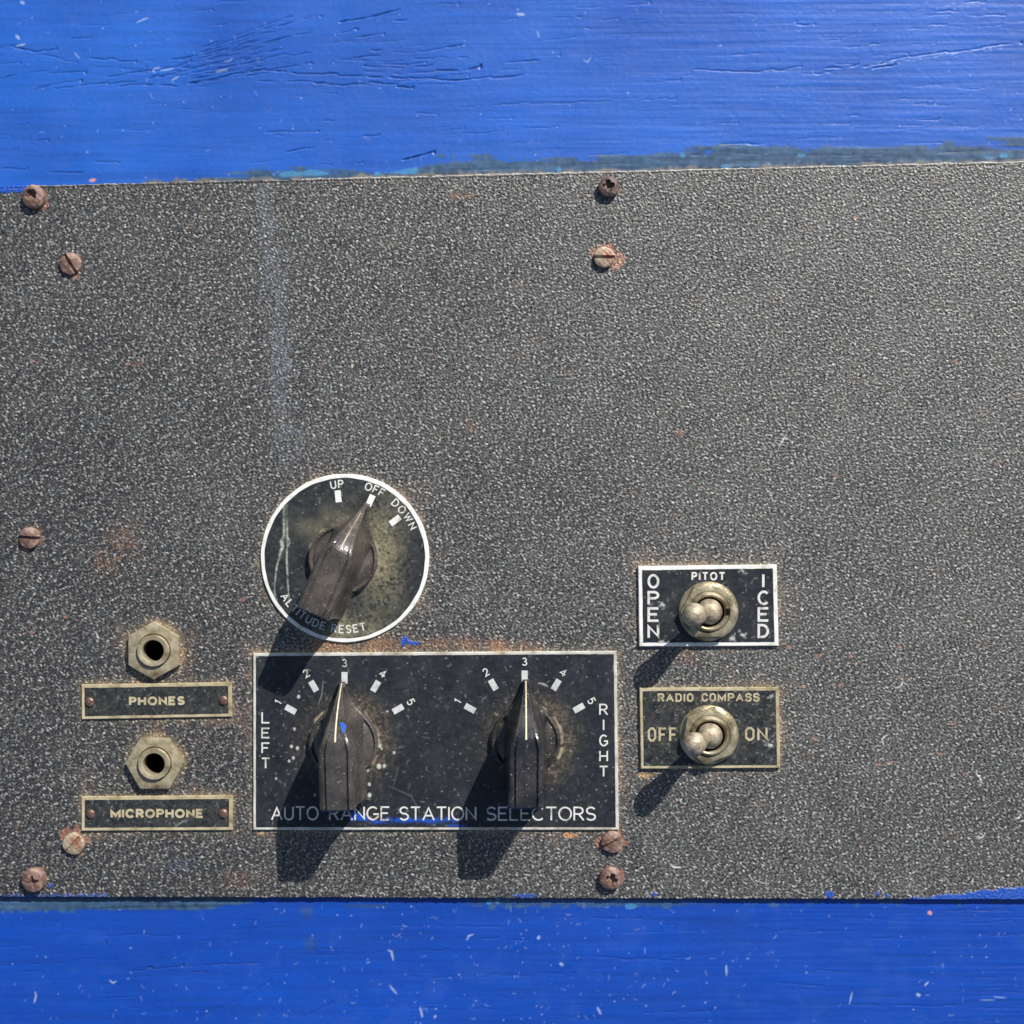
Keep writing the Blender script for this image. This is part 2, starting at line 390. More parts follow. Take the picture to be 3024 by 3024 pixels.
drip = np.zeros((N, N), np.float32)
stamp(drip, [(838, 1500), (838, 1580), (832, 1625), (818, 1670), (811, 1730), (812, 1765)], 4.6, .8)
stamp(drip, [(848, 1540), (849, 1590), (847, 1650), (850, 1720), (855, 1780)], 4.6, .75)
stamp(drip, [(838, 1580), (831, 1600), (835, 1615), (824, 1640)], 9, .7); stamp(drip, [(849, 1585), (854, 1600), (850, 1615)], 9, .6)
stamp(drip, [(845, 1480), (843, 1540), (846, 1600)], 16, .18); stamp(drip, [(812, 1760), (818, 1790), (850, 1840)], 14, .4); stamp(drip, [(836, 1500), (841, 1462)], 5, .5)
drip = np.clip(drip + 0.25 * drip * nz_f, 0, 1)
face = mix(face, (0.46, 0.50, 0.40), drip * (0.7 + 0.2 * nz_s.clip(-1, 1)))
sc = np.zeros((N, N), np.float32)
g = np.random.default_rng(5)
zones = ((757, 1937, 1812, 2440, 560), (1897, 1682, 2284, 1898, 150), (1899, 2041, 2292, 2260, 330), (251, 2030, 675, 2112, 70), (251, 2362, 677, 2442, 90), (790, 1420, 1250, 1880, 200))
for (x0, y0, x1, y1, n) in zones:
    for _ in range(n):
        x, y = g.uniform(x0, x1), g.uniform(y0, y1)
        if g.random() < 0.5:
            stamp(sc, [(x, y), (x + 1, y + 1)], g.uniform(1.0, 2.6), g.uniform(.15, .8))
        else:
            fleck(sc, x, y, g, 3, 15, g.uniform(1.0, 2.0), g.uniform(.12, .6))
for zx, zy, r in ((540, 590, 9), (500, 908, 7), (470, 1078, 8), (528, 1096, 9), (488, 1192, 8), (447, 1222, 7), (1236, 1452, 8), (1237, 1558, 11), (1330, 1275, 13), (1383, 1272, 9), (1478, 1140, 7), (318, 1395, 6), (1412, 735, 5),
                  (700, 1555, 6), (1095, 1365, 5), (1340, 1075, 8), (1355, 1100, 6), (1220, 1315, 7), (1200, 1350, 5)):
    x, y = 720 + zx / 3.331, 1880 + zy / 3.331
    stamp(sc, [(x, y - r * .1), (x, y + r * .15)], r * .95, 1.0)
for x, y, r in ((1957, 1785, 16), (2193, 1874, 16), (2162, 1885, 20), (1955, 1897, 20), (2192, 1684, 10), (2275, 2200, 18), (2277, 2055, 10), (2030, 2266, 10)):
    stamp(sc, [(x - r * .3, y), (x + r * .3, y + 2)], r * .5, .9)
    for _ in range(6):
        fleck(sc, x + g.normal(0, r * .4), y + g.normal(0, r * .4), g, 4, 9, 3, .7)
stamp(sc, [(1145, 2320), (1215, 2350), (1240, 2400)], 2, .25); stamp(sc, [(1178, 2260), (1160, 2330)], 2, .2)
stamp(sc, [(955, 2010), (950, 2055), (940, 2080)], 2.4, .5)
stamp(sc, [(1590, 2017), (1605, 2020), (1618, 2027)], 5, .7)
stamp(sc, [(520, 2440), (540, 2425), (555, 2422)], 2, .7)
face = mix(face, (0.56, 0.56, 0.52), sc * 0.8)
bm = np.zeros((N, N), np.float32)
tri = np.clip((GY - (2394 + np.abs(GX - 1042) * 0.42)) / 4, 0, 1) * np.clip((2424 + nz_s * 2 - GY) / 3, 0, 1) * (GX > 1030) * (GX < 1105)
bm = np.maximum(bm, tri)
sm = np.exp(-((GY - 2424 - nz_m * 2) / 6.5) ** 2) * sstep(1090, 1110, GX) * (1 - sstep(1330, 1380, GX)) * np.clip(0.62 + 0.5 * nz_s, 0, 1)
bm = np.maximum(bm, sm)
bm = np.maximum(bm, np.exp(-((GY - 2438) / 3) ** 2) * sstep(1310, 1330, GX) * (1 - sstep(1365, 1385, GX)) * .8)
bm = np.maximum(bm, blob(1203, 2420, 22, 9, nz_s, .5))
face = mix(face, (0.010, 0.075, 0.42), np.clip(bm, 0, 1) * 0.92)
face_h = (nz_f * 0.05 + sc * 0.35 + np.clip(bm, 0, 1) * 0.5).astype(np.float32)


def sample(img, px, py):
    fx = np.clip((px - X0) / ST - 0.5, 0, N - 1.001)
    fy = np.clip((py - X0) / ST - 0.5, 0, N - 1.001)
    ix = fx.astype(int); iy = fy.astype(int)
    tx = (fx - ix); ty = (fy - iy)
    if img.ndim == 3:
        tx = tx[..., None]; ty = ty[..., None]
    return (img[iy, ix] * (1 - tx) * (1 - ty) + img[iy, ix + 1] * tx * (1 - ty) + img[iy + 1, ix] * (1 - tx) * ty + img[iy + 1, ix + 1] * tx * ty)


# ------------------------------------------------------------------ materials
def principled(name):
    m = bpy.data.materials.new(name)
    m.use_nodes = True
    return m, m.node_tree, m.node_tree.nodes["Principled BSDF"]


def attr_mat(name, rough, bump_scale, bump, var=0.2, spec=0.5, rvar=0.12):
    m, nt, p = principled(name)
    a = nt.nodes.new("ShaderNodeAttribute"); a.attribute_name = "col"
    tc = nt.nodes.new("ShaderNodeTexCoord")
    n = nt.nodes.new("ShaderNodeTexNoise"); n.inputs["Scale"].default_value = bump_scale; n.inputs["Detail"].default_value = 3
    nt.links.new(tc.outputs["Object"], n.inputs["Vector"])
    mr = nt.nodes.new("ShaderNodeMapRange")
    mr.inputs[1].default_value = 0.3; mr.inputs[2].default_value = 0.7; mr.inputs[3].default_value = 1 - var; mr.inputs[4].default_value = 1 + var
    nt.links.new(n.outputs["Fac"], mr.inputs[0])
    mx = nt.nodes.new("ShaderNodeVectorMath"); mx.operation = 'SCALE'
    nt.links.new(a.outputs["Color"], mx.inputs[0]); nt.links.new(mr.outputs[0], mx.inputs["Scale"])
    nt.links.new(mx.outputs[0], p.inputs["Base Color"])
    n2 = nt.nodes.new("ShaderNodeTexNoise"); n2.inputs["Scale"].default_value = bump_scale * 0.12; n2.inputs["Detail"].default_value = 4
    nt.links.new(tc.outputs["Object"], n2.inputs["Vector"])
    m2 = nt.nodes.new("ShaderNodeMapRange")
    m2.inputs[1].default_value = 0.3; m2.inputs[2].default_value = 0.7; m2.inputs[3].default_value = rough - rvar; m2.inputs[4].default_value = rough + rvar
    nt.links.new(n2.outputs["Fac"], m2.inputs[0]); nt.links.new(m2.outputs[0], p.inputs["Roughness"])
    p.inputs["Specular IOR Level"].default_value = spec
    if bump:
        b = nt.nodes.new("ShaderNodeBump"); b.inputs["Strength"].default_value = 1.0; b.inputs["Distance"].default_value = bump * U
        nt.links.new(n.outputs["Fac"], b.inputs["Height"]); nt.links.new(b.outputs[0], p.inputs["Normal"])
    return m


def blend_mat(name, cols, rough=0.5, metal=0.0, scale=300, detail=5, bump=0.0, spec=0.5, lo=0.35, hi=0.65, seed=0.0, fine=0.0, speck=None):
    """noise-driven ramp between several base colours (wear, dust, corrosion)"""
    m, nt, p = principled(name)
    tc = nt.nodes.new("ShaderNodeTexCoord")
    mp = nt.nodes.new("ShaderNodeMapping"); mp.inputs["Location"].default_value = (seed, seed * 1.7, 0)
    nt.links.new(tc.outputs["Object"], mp.inputs[0])
    n = nt.nodes.new("ShaderNodeTexNoise"); n.inputs["Scale"].default_value = scale; n.inputs["Detail"].default_value = detail; n.inputs["Roughness"].default_value = 0.62
    nt.links.new(mp.outputs[0], n.inputs["Vector"])
    r = nt.nodes.new("ShaderNodeValToRGB")
    el = r.color_ramp.elements
    el[0].position = lo; el[0].color = (*cols[0], 1)
    el[1].position = hi; el[1].color = (*cols[-1], 1)
    for i, c in enumerate(cols[1:-1]):
        e = el.new(lo + (hi - lo) * (i + 1) / (len(cols) - 1)); e.color = (*c, 1)
    nt.links.new(n.outputs["Fac"], r.inputs[0])
    csock = r.outputs[0]
    if speck:
        n4 = nt.nodes.new("ShaderNodeTexNoise"); n4.inputs["Scale"].default_value = 1500; n4.inputs["Detail"].default_value = 2; n4.inputs["Distortion"].default_value = 1.2
        nt.links.new(mp.outputs[0], n4.inputs["Vector"])
        r4 = nt.nodes.new("ShaderNodeMapRange"); r4.inputs[1].default_value = .655; r4.inputs[2].default_value = .72
        nt.links.new(n4.outputs["Fac"], r4.inputs[0])
        mxc = nt.nodes.new("ShaderNodeMix"); mxc.data_type = 'RGBA'
        nt.links.new(r4.outputs[0], mxc.inputs[0]); nt.links.new(csock, mxc.inputs[6]); mxc.inputs[7].default_value = (*speck, 1)
        csock = mxc.outputs[2]
    nt.links.new(csock, p.inputs["Base Color"])
    p.inputs["Metallic"].default_value = metal
    p.inputs["Specular IOR Level"].default_value = spec
    rr = nt.nodes.new("ShaderNodeMapRange")
    rr.inputs[1].default_value = 0.3; rr.inputs[2].default_value = 0.7; rr.inputs[3].default_value = max(.05, rough - .12); rr.inputs[4].default_value = min(1, rough + .12)
    nt.links.new(n.outputs["Fac"], rr.inputs[0]); nt.links.new(rr.outputs[0], p.inputs["Roughness"])
    if bump:
        n3 = nt.nodes.new("ShaderNodeTexNoise"); n3.inputs["Scale"].default_value = fine or scale * 4; n3.inputs["Detail"].default_value = 4
        nt.links.new(mp.outputs[0], n3.inputs["Vector"])
        b = nt.nodes.new("ShaderNodeBump"); b.inputs["Strength"].default_value = 1.0; b.inputs["Distance"].default_value = bump * U
        nt.links.new(n3.outputs["Fac"], b.inputs["Height"]); nt.links.new(b.outputs[0], p.inputs["Normal"])
    return m


M_PANEL = attr_mat("wrinkle_paint", 0.36, 1900, 2.6, var=0.40, spec=0.6)
M_BOARD = attr_mat("blue_gloss_paint", 0.46, 900, 0.5, var=0.05, spec=0.5, rvar=0.05)
M_FACE = attr_mat("engraved_face", 0.42, 1500, 0.35, var=0.25, spec=0.4)
M_EDGE = blend_mat("panel_edge", [(0.02, 0.02, 0.02), (0.05, 0.045, 0.04), (0.40, 0.38, 0.34)], 0.6, scale=500, bump=2)
M_RIM = blend_mat("white_core", [(0.42, 0.35, 0.22), (0.68, 0.67, 0.62), (0.76, 0.75, 0.71)], 0.5, scale=260, bump=0.6, lo=.28, hi=.52)
M_RIM_C = blend_mat("cream_core", [(0.20, 0.15, 0.08), (0.38, 0.315, 0.185), (0.47, 0.41, 0.265)], 0.5, scale=240, bump=0.6, lo=.3, hi=.6)
M_RIM_G = blend_mat("grey_core", [(0.28, 0.24, 0.18), (0.48, 0.46, 0.40), (0.58, 0.57, 0.52)], 0.5, scale=240, detail=9, bump=0.8, lo=.32, hi=.58, seed=3)
M_INK = blend_mat("white_filling", [(0.14, 0.13, 0.10), (0.52, 0.50, 0.45), (0.64, 0.63, 0.59)], 0.55, scale=520, detail=9, lo=.31, hi=.50)
M_INK_C = blend_mat("cream_filling", [(0.12, 0.10, 0.055), (0.37, 0.31, 0.18), (0.46, 0.40, 0.255)], 0.55, scale=520, detail=9, lo=.28, hi=.55)
M_MARK = blend_mat("index_filling", [(0.36, 0.36, 0.35), (0.50, 0.50, 0.50), (0.57, 0.57, 0.57)], 0.5, scale=500, lo=.3, hi=.6)
M_BROWN = blend_mat("faded_bakelite", [(0.026, 0.024, 0.024), (0.058, 0.052, 0.049), (0.100, 0.087, 0.077)], 0.27, scale=150, bump=0.7, fine=1600, lo=.30, hi=.72, speck=(.30, .27, .24))
M_BROWN2 = blend_mat("dusty_bakelite", [(0.028, 0.025, 0.024), (0.066, 0.057, 0.051), (0.135, 0.110, 0.084)], 0.28, scale=130, bump=0.9, fine=1500, lo=.30, hi=.74, seed=5, speck=(.34, .29, .22))
M_BLACK = blend_mat("black_bakelite", [(0.012, 0.012, 0.014), (0.026, 0.025, 0.027), (0.060, 0.054, 0.048)], 0.24, spec=0.7, scale=160, bump=0.7, fine=1600, lo=.32, hi=.74, seed=9, speck=(.26, .25, .25))
M_SKIRT = blend_mat("dusty_black_bakelite", [(0.016, 0.015, 0.016), (0.042, 0.037, 0.033), (0.13, 0.102, 0.074)], 0.32, scale=190, detail=8, bump=0.8, fine=1600, lo=.34, hi=.76, seed=12, speck=(.40, .33, .24))
M_LINE = blend_mat("indicator_paint", [(0.55, 0.50, 0.30), (0.70, 0.66, 0.46)], 0.5, scale=400)
M_LINE_W = blend_mat("worn_indicator_paint", [(0.16, 0.14, 0.11), (0.40, 0.36, 0.26)], 0.5, scale=260)
M_NUT = blend_mat("weathered_nickel", [(0.11, 0.085, 0.048), (0.30, 0.255, 0.155), (0.48, 0.42, 0.29)], 0.38, metal=0.5, scale=260, detail=9, bump=1.4, lo=.32, hi=.66)
M_JACK = blend_mat("dull_brass", [(0.15, 0.115, 0.064), (0.34, 0.285, 0.175), (0.47, 0.41, 0.28)], 0.42, metal=0.35, scale=260, detail=9, bump=1.2, lo=.32, hi=.64, seed=4)
M_LEVER = blend_mat("tarnished_lever", [(0.11, 0.085, 0.055), (0.33, 0.265, 0.18), (0.52, 0.46, 0.355)], 0.46, metal=0.3, scale=420, detail=8, bump=2.0, lo=.30, hi=.66)
M_DARK = blend_mat("dark_hole", [(0.004, 0.004, 0.005), (0.010, 0.010, 0.010)], 0.9, scale=100, spec=0.1)
M_RUST = blend_mat("rusty_screw", [(0.085, 0.048, 0.040), (0.19, 0.110, 0.086), (0.36, 0.25, 0.195)], 0.55, metal=0.1, scale=420, bump=2.2, lo=.3, hi=.68)
M_RUST_D = blend_mat("dark_rusty_screw", [(0.055, 0.036, 0.034), (0.12, 0.078, 0.068), (0.25, 0.18, 0.15)], 0.5, metal=0.15, scale=400, bump=2.0, lo=.3, hi=.7, seed=2)
M_ZINC = blend_mat("worn_plated_screw", [(0.27, 0.12, 0.08), (0.36, 0.27, 0.18), (0.50, 0.44, 0.31)], 0.5, metal=0.2, scale=300, bump=2.0, lo=.38, hi=.64, seed=6)
M_PIN = blend_mat("copper_pin", [(0.07, 0.040, 0.035), (0.15, 0.088, 0.070), (0.26, 0.16, 0.125)], 0.42, metal=0.3, scale=600, bump=1.0, lo=.3, hi=.7)
M_BLUEP = blend_mat("blue_dab", [(0.010, 0.07, 0.36), (0.02, 0.10, 0.45)], 0.4, scale=300)


# ------------------------------------------------------------------ geometry helpers
def W(x, y, z=0.0):
    return ((x - CX) * U, (CY - y) * U, z * U)


def base_at(px, py, z):
    """true plan position of something seen at px, py whose top lies z above the sheet"""
    k = 1 - z / D
    return CX + (px - CX) * k, CY + (py - CY) * k


def mesh_np(name, co, quads, mat, col=None, smooth=True):
    me = bpy.data.meshes.new(name)
    nv, nf = len(co), len(quads)
    me.vertices.add(nv); me.vertices.foreach_set("co", np.ascontiguousarray(co, np.float32).ravel())
    me.loops.add(nf * 4); me.loops.foreach_set("vertex_index", np.ascontiguousarray(quads, np.int32).ravel())
    me.polygons.add(nf); me.polygons.foreach_set("loop_start", np.arange(nf, dtype=np.int32) * 4)
    me.update(calc_edges=True)
    me.validate()
    me.polygons.foreach_set("use_smooth", np.full(nf, smooth, bool))
    if col is not None:
        a = me.color_attributes.new("col", 'FLOAT_COLOR', 'POINT')
        c = np.ones((nv, 4), np.float32); c[:, :3] = col
        a.data.foreach_set("color", c.ravel())
    me.materials.append(mat)
    return me


def mesh_py(name, verts, faces, mat, smooth=False, sharp=None):
    me = bpy.data.meshes.new(name)
    me.from_pydata([tuple(v) for v in verts], [], faces)
    me.update()
    if smooth:
        me.polygons.foreach_set("use_smooth", [True] * len(me.polygons))
        if sharp:
            me.set_sharp_from_angle(angle=R(sharp))
    me.materials.append(mat)
    return me


def link(name, me, parent=None):
    o = bpy.data.objects.new(name, me)
    COL.objects.link(o)
    if parent is not None:
        o.parent = parent
    return o


def tag(o, label, cat, group=None, kind=None):
    o["label"] = label; o["category"] = cat
    if group: o["group"] = group
    if kind: o["kind"] = kind
    return o


def root(name, x, y, z=0.0, rot=0.0):
    o = bpy.data.objects.new(name, None)
    COL.objects.link(o)
    o.empty_display_size = 0.005
    o.location = W(x, y, z); o.rotation_euler = (0, 0, rot)
    return o


def grid_quads(ny, nx):
    i = np.arange(ny * nx).reshape(ny, nx)
    return np.stack([i[1:, :-1].ravel(), i[1:, 1:].ravel(), i[:-1, 1:].ravel(), i[:-1, :-1].ravel()], 1)


def slab(name, xs, ytop, ybot, vs, img, hgt, hs, z, thick, mat, holes=()):
    """height-field slab: columns xs, rows vs (0..1 between ytop(x) and ybot(x)), with a skirt down to z-thick"""
    nx, ny = len(xs), len(vs)
    X = np.repeat(xs[None, :], ny, 0)
    Y = ytop(X) + (ybot(X) - ytop(X)) * vs[:, None]
    Z = z + sample(hgt, X, Y) * hs
    c = sample(img, X, Y).reshape(-1, 3)
    co = np.stack([(X - CX) * U, (CY - Y) * U, Z * U], -1).reshape(-1, 3)
    q = grid_quads(ny, nx)
    if holes:
        fx = X.ravel()[q].mean(1); fy = Y.ravel()[q].mean(1)
        keep = np.ones(len(q), bool)
        for hx, hy, hr in holes:
            keep &= np.hypot(fx - hx, fy - hy) > hr
        q = q[keep]
    i = np.arange(ny * nx).reshape(ny, nx)
    loop = np.concatenate([i[0, :], i[1:, -1], i[-1, -2::-1], i[-2:0, 0]])
    b = co[loop].copy(); b[:, 2] = (z - thick) * U
    k = np.arange(len(loop)); k2 = np.roll(k, -1)
    sq = np.stack([loop[k], loop[k2], len(co) + k2, len(co) + k], 1)
    co2 = np.concatenate([co, b]); c2 = np.concatenate([c, c[loop]])
    return mesh_np(name, co2, np.concatenate([q, sq]), mat, c2)


# ------------------------------------------------------------------ board and panel
T_PANEL = 14.0
JACKS = ((454, 1920), (456, 2254))
holes = tuple((*base_at(x, y, 12), 46) for x, y in JACKS)
step = 2.5
xs = np.concatenate([np.linspace(-420, -80, 6), np.arange(-66, 3092, step), np.linspace(3110, 3560, 6)])
vs = np.linspace(0, 1, 862)
edge_n = fnoise(22, 55, low=True)


def ptop(x):
    return 550 - 74 * (x / 3024.0) + sample(edge_n, x, np.full_like(x, 500.0)) * 0.9


def pbot(x):
    return 2648 + 8 * (x / 3024.0) + sample(edge_n, x, np.full_like(x, 2600.0)) * 0.5


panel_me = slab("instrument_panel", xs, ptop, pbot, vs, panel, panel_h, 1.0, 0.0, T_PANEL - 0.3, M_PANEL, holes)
panel_o = link("instrument_panel", panel_me)
tag(panel_o, "black wrinkle-finish metal control panel screwed flat onto the blue painted wood", "control panel")

bxs = np.concatenate([np.linspace(-2600, -90, 24), np.arange(-66, 3092, 3.0), np.linspace(3110, 5600, 24)])
bys = np.concatenate([np.linspace(-2200, -90, 20), np.arange(-66, 640, 2.6), np.arange(660, 2560, 24.0), np.arange(2570, 3092, 2.6), np.linspace(3110, 5200, 20)])
by0, by1 = bys[0], bys[-1]
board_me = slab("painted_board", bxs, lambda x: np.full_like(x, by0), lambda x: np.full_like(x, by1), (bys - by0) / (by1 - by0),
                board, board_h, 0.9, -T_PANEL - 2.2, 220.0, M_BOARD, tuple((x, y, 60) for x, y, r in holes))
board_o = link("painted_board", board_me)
tag(board_o, "bright blue painted wooden board with cracked paint behind the black panel", "board")


# ------------------------------------------------------------------ stroke lettering
def arc(cx, cy, rx, ry, a0, a1, n=14):
    return [(cx + rx * math.cos(R(a0 + (a1 - a0) * i / n)), cy + ry * math.sin(R(a0 + (a1 - a0) * i / n))) for i in range(n + 1)]


P_BOWL = [(0, 0), (0, 1), (.33, 1)] + arc(.33, .74, .27, .26, 90, -90, 10) + [(0, .48)]
GLY = {
    'A': (.80, [[(0, 0), (.4, 1), (.8, 0)], [(.13, .33), (.67, .33)]]),
    'C': (.76, [arc(.42, .5, .42, .5, 48, 312, 22)]),
    'D': (.72, [[(0, 0), (0, 1), (.28, 1)] + arc(.28, .5, .44, .5, 90, -90) + [(0, 0), 'c']]),
    'E': (.58, [[(.58, 1), (0, 1), (0, 0), (.58, 0)], [(0, .52), (.48, .52)]]),
    'F': (.58, [[(.58, 1), (0, 1), (0, 0)], [(0, .5), (.46, .5)]]),
    'G': (.82, [arc(.42, .5, .42, .5, 48, 318, 22) + [(.82, .2), (.82, .44), (.48, .44)]]),
    'H': (.68, [[(0, 0), (0, 1)], [(.68, 0), (.68, 1)], [(0, .5), (.68, .5)]]),
    'I': (.0, [[(0, 0), (0, 1)]]),
    'L': (.54, [[(0, 1), (0, 0), (.54, 0)]]),
    'M': (.86, [[(0, 0), (0, 1), (.43, .2), (.86, 1), (.86, 0)]]),
    'N': (.68, [[(0, 0), (0, 1), (.68, 0), (.68, 1)]]),
    'O': (.84, [arc(.42, .5, .42, .5, 90, 450, 30)[:-1] + ['c']]),
    'P': (.60, [P_BOWL]),
    'R': (.64, [P_BOWL, [(.30, .48), (.64, 0)]]),
    'S': (.60, [arc(.30, .745, .28, .255, 28, 270, 14) + arc(.30, .245, .30, .245, 90, -152, 14)[1:]]),
    'T': (.66, [[(0, 1), (.66, 1)], [(.33, 1), (.33, 0)]]),
    'U': (.66, [[(0, 1), (0, .32)] + arc(.33, .32, .33, .32, 180, 360, 14) + [(.66, 1)]]),
    'W': (1.0, [[(0, 1), (.25, 0), (.5, .92), (.75, 0), (1, 1)]]),
    '1': (.20, [[(0, .78), (.2, 1), (.2, 0)]]),
    '2': (.58, [arc(.28, .71, .28, .29, 165, -35, 14) + [(0, 0), (.6, 0)]]),
    '3': (.56, [arc(.26, .76, .25, .24, 150, -90, 12), arc(.26, .27, .30, .26, 90, -152, 14)]),
    '4': (.72, [[(.50, 0), (.50, 1), (0, .27), (.74, .27)]]),
    '5': (.56, [[(.5, 1), (.08, 1), (.03, .54)] + arc(.26, .32, .30, .32, 128, -142, 16)]),
}
k_ = .2
SQ = {
    'O': (.62, [[(k_, 0), (.62 - k_, 0), (.62, k_), (.62, 1 - k_), (.62 - k_, 1), (k_, 1), (0, 1 - k_), (0, k_), 'c']]),
    'C': (.60, [[(.60, .74), (.60, 1 - k_), (.60 - k_, 1), (k_, 1), (0, 1 - k_), (0, k_), (k_, 0), (.60 - k_, 0), (.60, k_), (.60, .26)]]),
    'S': (.60, [[(.60, .76), (.60, 1 - k_ * .8), (.45, 1), (.15, 1), (0, .85), (0, .66), (.13, .53), (.47, .53), (.60, .40), (.60, .15), (.45, 0), (.15, 0), (0, .16), (0, .24)]]),
    'D': (.62, [[(0, 0), (0, 1), (.62 - k_, 1), (.62, 1 - k_), (.62, k_), (.62 - k_, 0), (0, 0), 'c']]),
    'P': (.60, [[(0, 0), (0, 1), (.46, 1), (.60, .87), (.60, .60), (.46, .46), (0, .46)]]),
    'R': (.62, [[(0, 0), (0, 1), (.46, 1), (.60, .87), (.60, .60), (.46, .46), (0, .46)], [(.28, .46), (.62, 0)]]),
}


def ribbon(V, F, pts, hw, z, tf, cap=None):
    closed = pts[-1] == 'c'
    p = [Vector((q[0], q[1])) for q in (pts[:-1] if closed else pts)]
    q = [p[0]]
    for v in p[1:]:
        if (v - q[-1]).length > 1e-4: q.append(v)
    if closed and (q[0] - q[-1]).length < 1e-4: q.pop()
    n = len(q)
    b0 = len(V)
    cl = (lambda v: Vector((v.x, min(max(v.y, 0.0), cap)))) if cap else (lambda v: v)
    for i in range(n):
        a = q[i - 1] if (i > 0 or closed) else None
        c = q[(i + 1) % n] if (i < n - 1 or closed) else None
        d0 = (q[i] - a).normalized() if a is not None else None
        d1 = (c - q[i]).normalized() if c is not None else None
        pos = q[i]
        if d0 is None: d = d1; m = 1.0; pos = q[i] - d1 * hw * .35
        elif d1 is None: d = d0; m = 1.0; pos = q[i] + d0 * hw * .35
        else:
            d = d0 + d1
            d = d.normalized() if d.length > 1e-4 else d1
            cs = max(0.30, abs(d.dot(d1)))
            m = 1 / cs
        nn = Vector((-d.y, d.x)) * hw * m
        V.append(tf(cl(pos + nn), z + i * 0.012)); V.append(tf(cl(pos - nn), z + i * 0.012))
    for i in range(n if closed else n - 1):
        a, b = b0 + 2 * i, b0 + 2 * ((i + 1) % n)
        F.append((a, a + 1, b + 1, b))


def glyph(V, F, ch, cap, sw, wscale, place, z, square=False):
    w, strokes = (SQ if square and ch in SQ else GLY)[ch]
    hw = sw / 2
    for k, s in enumerate(strokes):
        pts = [q if q == 'c' else (q[0] * wscale * (cap - sw), hw + q[1] * (cap - sw)) for q in s]
        ribbon(V, F, pts, hw, z + 0.4 * k, place, cap)
    return w * wscale * (cap - sw)


def gw(ch, cap, sw, wscale, square):
    return (SQ if square and ch in SQ else GLY)[ch][0] * wscale * (cap - sw)


def line_text(parent, org, text, x0, x1, ytop, ybase, sw, z, mat, square=False, tilt=0.0, gap=None):
    """word between x0 and x1, cap height ytop..ybase, offset from the thing's origin org"""
    cap = ybase - ytop
    n = len(text)
    gap = cap * 0.10 if gap is None else gap
    nat = sum(gw(c, cap, sw, 1.0, square) for c in text)
    avail = (x1 - x0) - sw * n - gap * (n - 1)
    ws = avail / nat if nat > 0 else 1.0
    if ws > 1.32 and n > 1:
        gap += (ws - 1.32) * nat / (n - 1); ws = 1.32
    V, F = [], []
    x = x0 + sw / 2
    for c in text:
        def place(p, zz, x=x):
            px = x + p.x; py = ybase + (px - x0) * tilt - p.y
            bx, by = base_at(px, py, zz)
            return ((bx - org[0]) * U, (org[1] - by) * U, zz * U)
        w = glyph(V, F, c, cap, sw, ws, place, z, square)
        x += w + sw + gap
    return link("lettering", mesh_py("lettering", V, F, mat), parent)


def column_text(parent, org, text, xc, ys, cap, sw, z, mat, width=None):
    V, F = [], []
    for c, (y0, y1) in zip(text, ys):
        cp = y1 - y0
        ws = 1.0
        if width and c != 'I': ws = (width - sw) / gw(c, cp, sw, 1.0, False)
        w = gw(c, cp, sw, ws, False)
        def place(p, zz, w=w, y1=y1):
            bx, by = base_at(xc - w / 2 + p.x, y1 - p.y, zz)
            return ((bx - org[0]) * U, (org[1] - by) * U, zz * U)
        glyph(V, F, c, cp, sw, ws, place, z)
    return link("lettering", mesh_py("lettering", V, F, mat), parent)


def arc_text(parent, org, text, cx, cy, r, a_mid, cap, sw, z, mat, ws=1.0, gap=4.0, bottom=False, squash=1.0):
    """text on an arc about cx, cy; angles clockwise from straight up (or from straight down when bottom)"""
    total = 0
    adv = []
    for c in text:
        w = cap * 0.34 if c == ' ' else gw(c, cap, sw, ws, False) + sw
        adv.append(w); total += w + gap
    total -= gap
    V, F = [], []
    s = -total / 2
    for c, w in zip(text, adv):
        if c != ' ':
            mid = s + w / 2
            a = R(a_mid) + (mid / r if not bottom else -mid / r) * squash
            def place(p, zz, a=a, w=w):
                lx, ly = p.x + sw / 2 - w / 2, p.y - cap / 2
                if bottom:
                    px = cx + math.sin(a) * -r + math.cos(a) * lx * 1.0 - math.sin(a) * (-ly) * 1.0
                    py = cy + math.cos(a) * r + math.sin(a) * lx * 1.0 - math.cos(a) * ly
                    # a measured clockwise from straight down (left of bottom positive)
                else:
                    px = cx + math.sin(a) * (r + ly) + math.cos(a) * lx
                    py = cy - math.cos(a) * (r + ly) + math.sin(a) * lx
                bx, by = base_at(px, py, zz)
                return ((bx - org[0]) * U, (org[1] - by) * U, zz * U)
            glyph(V, F, c, cap, sw, ws, place, z)
        s += w + gap
    return link("lettering", mesh_py("lettering", V, F, mat), parent)


def index_mark(parent, org, px, py, ang, w, l, z, mat):
    V = []
    c, s = math.cos(R(ang)), math.sin(R(ang))
    for dx, dy in ((-w / 2, -l / 2), (w / 2, -l / 2), (w / 2, l / 2), (-w / 2, l / 2)):
        x = px + dx * c - dy * s; y = py + dx * s + dy * c
        bx, by = base_at(x, y, z)
        V.append(((bx - org[0]) * U, (org[1] - by) * U, z * U))
    return link("index_mark", mesh_py("index_mark", V, [(3, 2, 1, 0)], mat), parent)


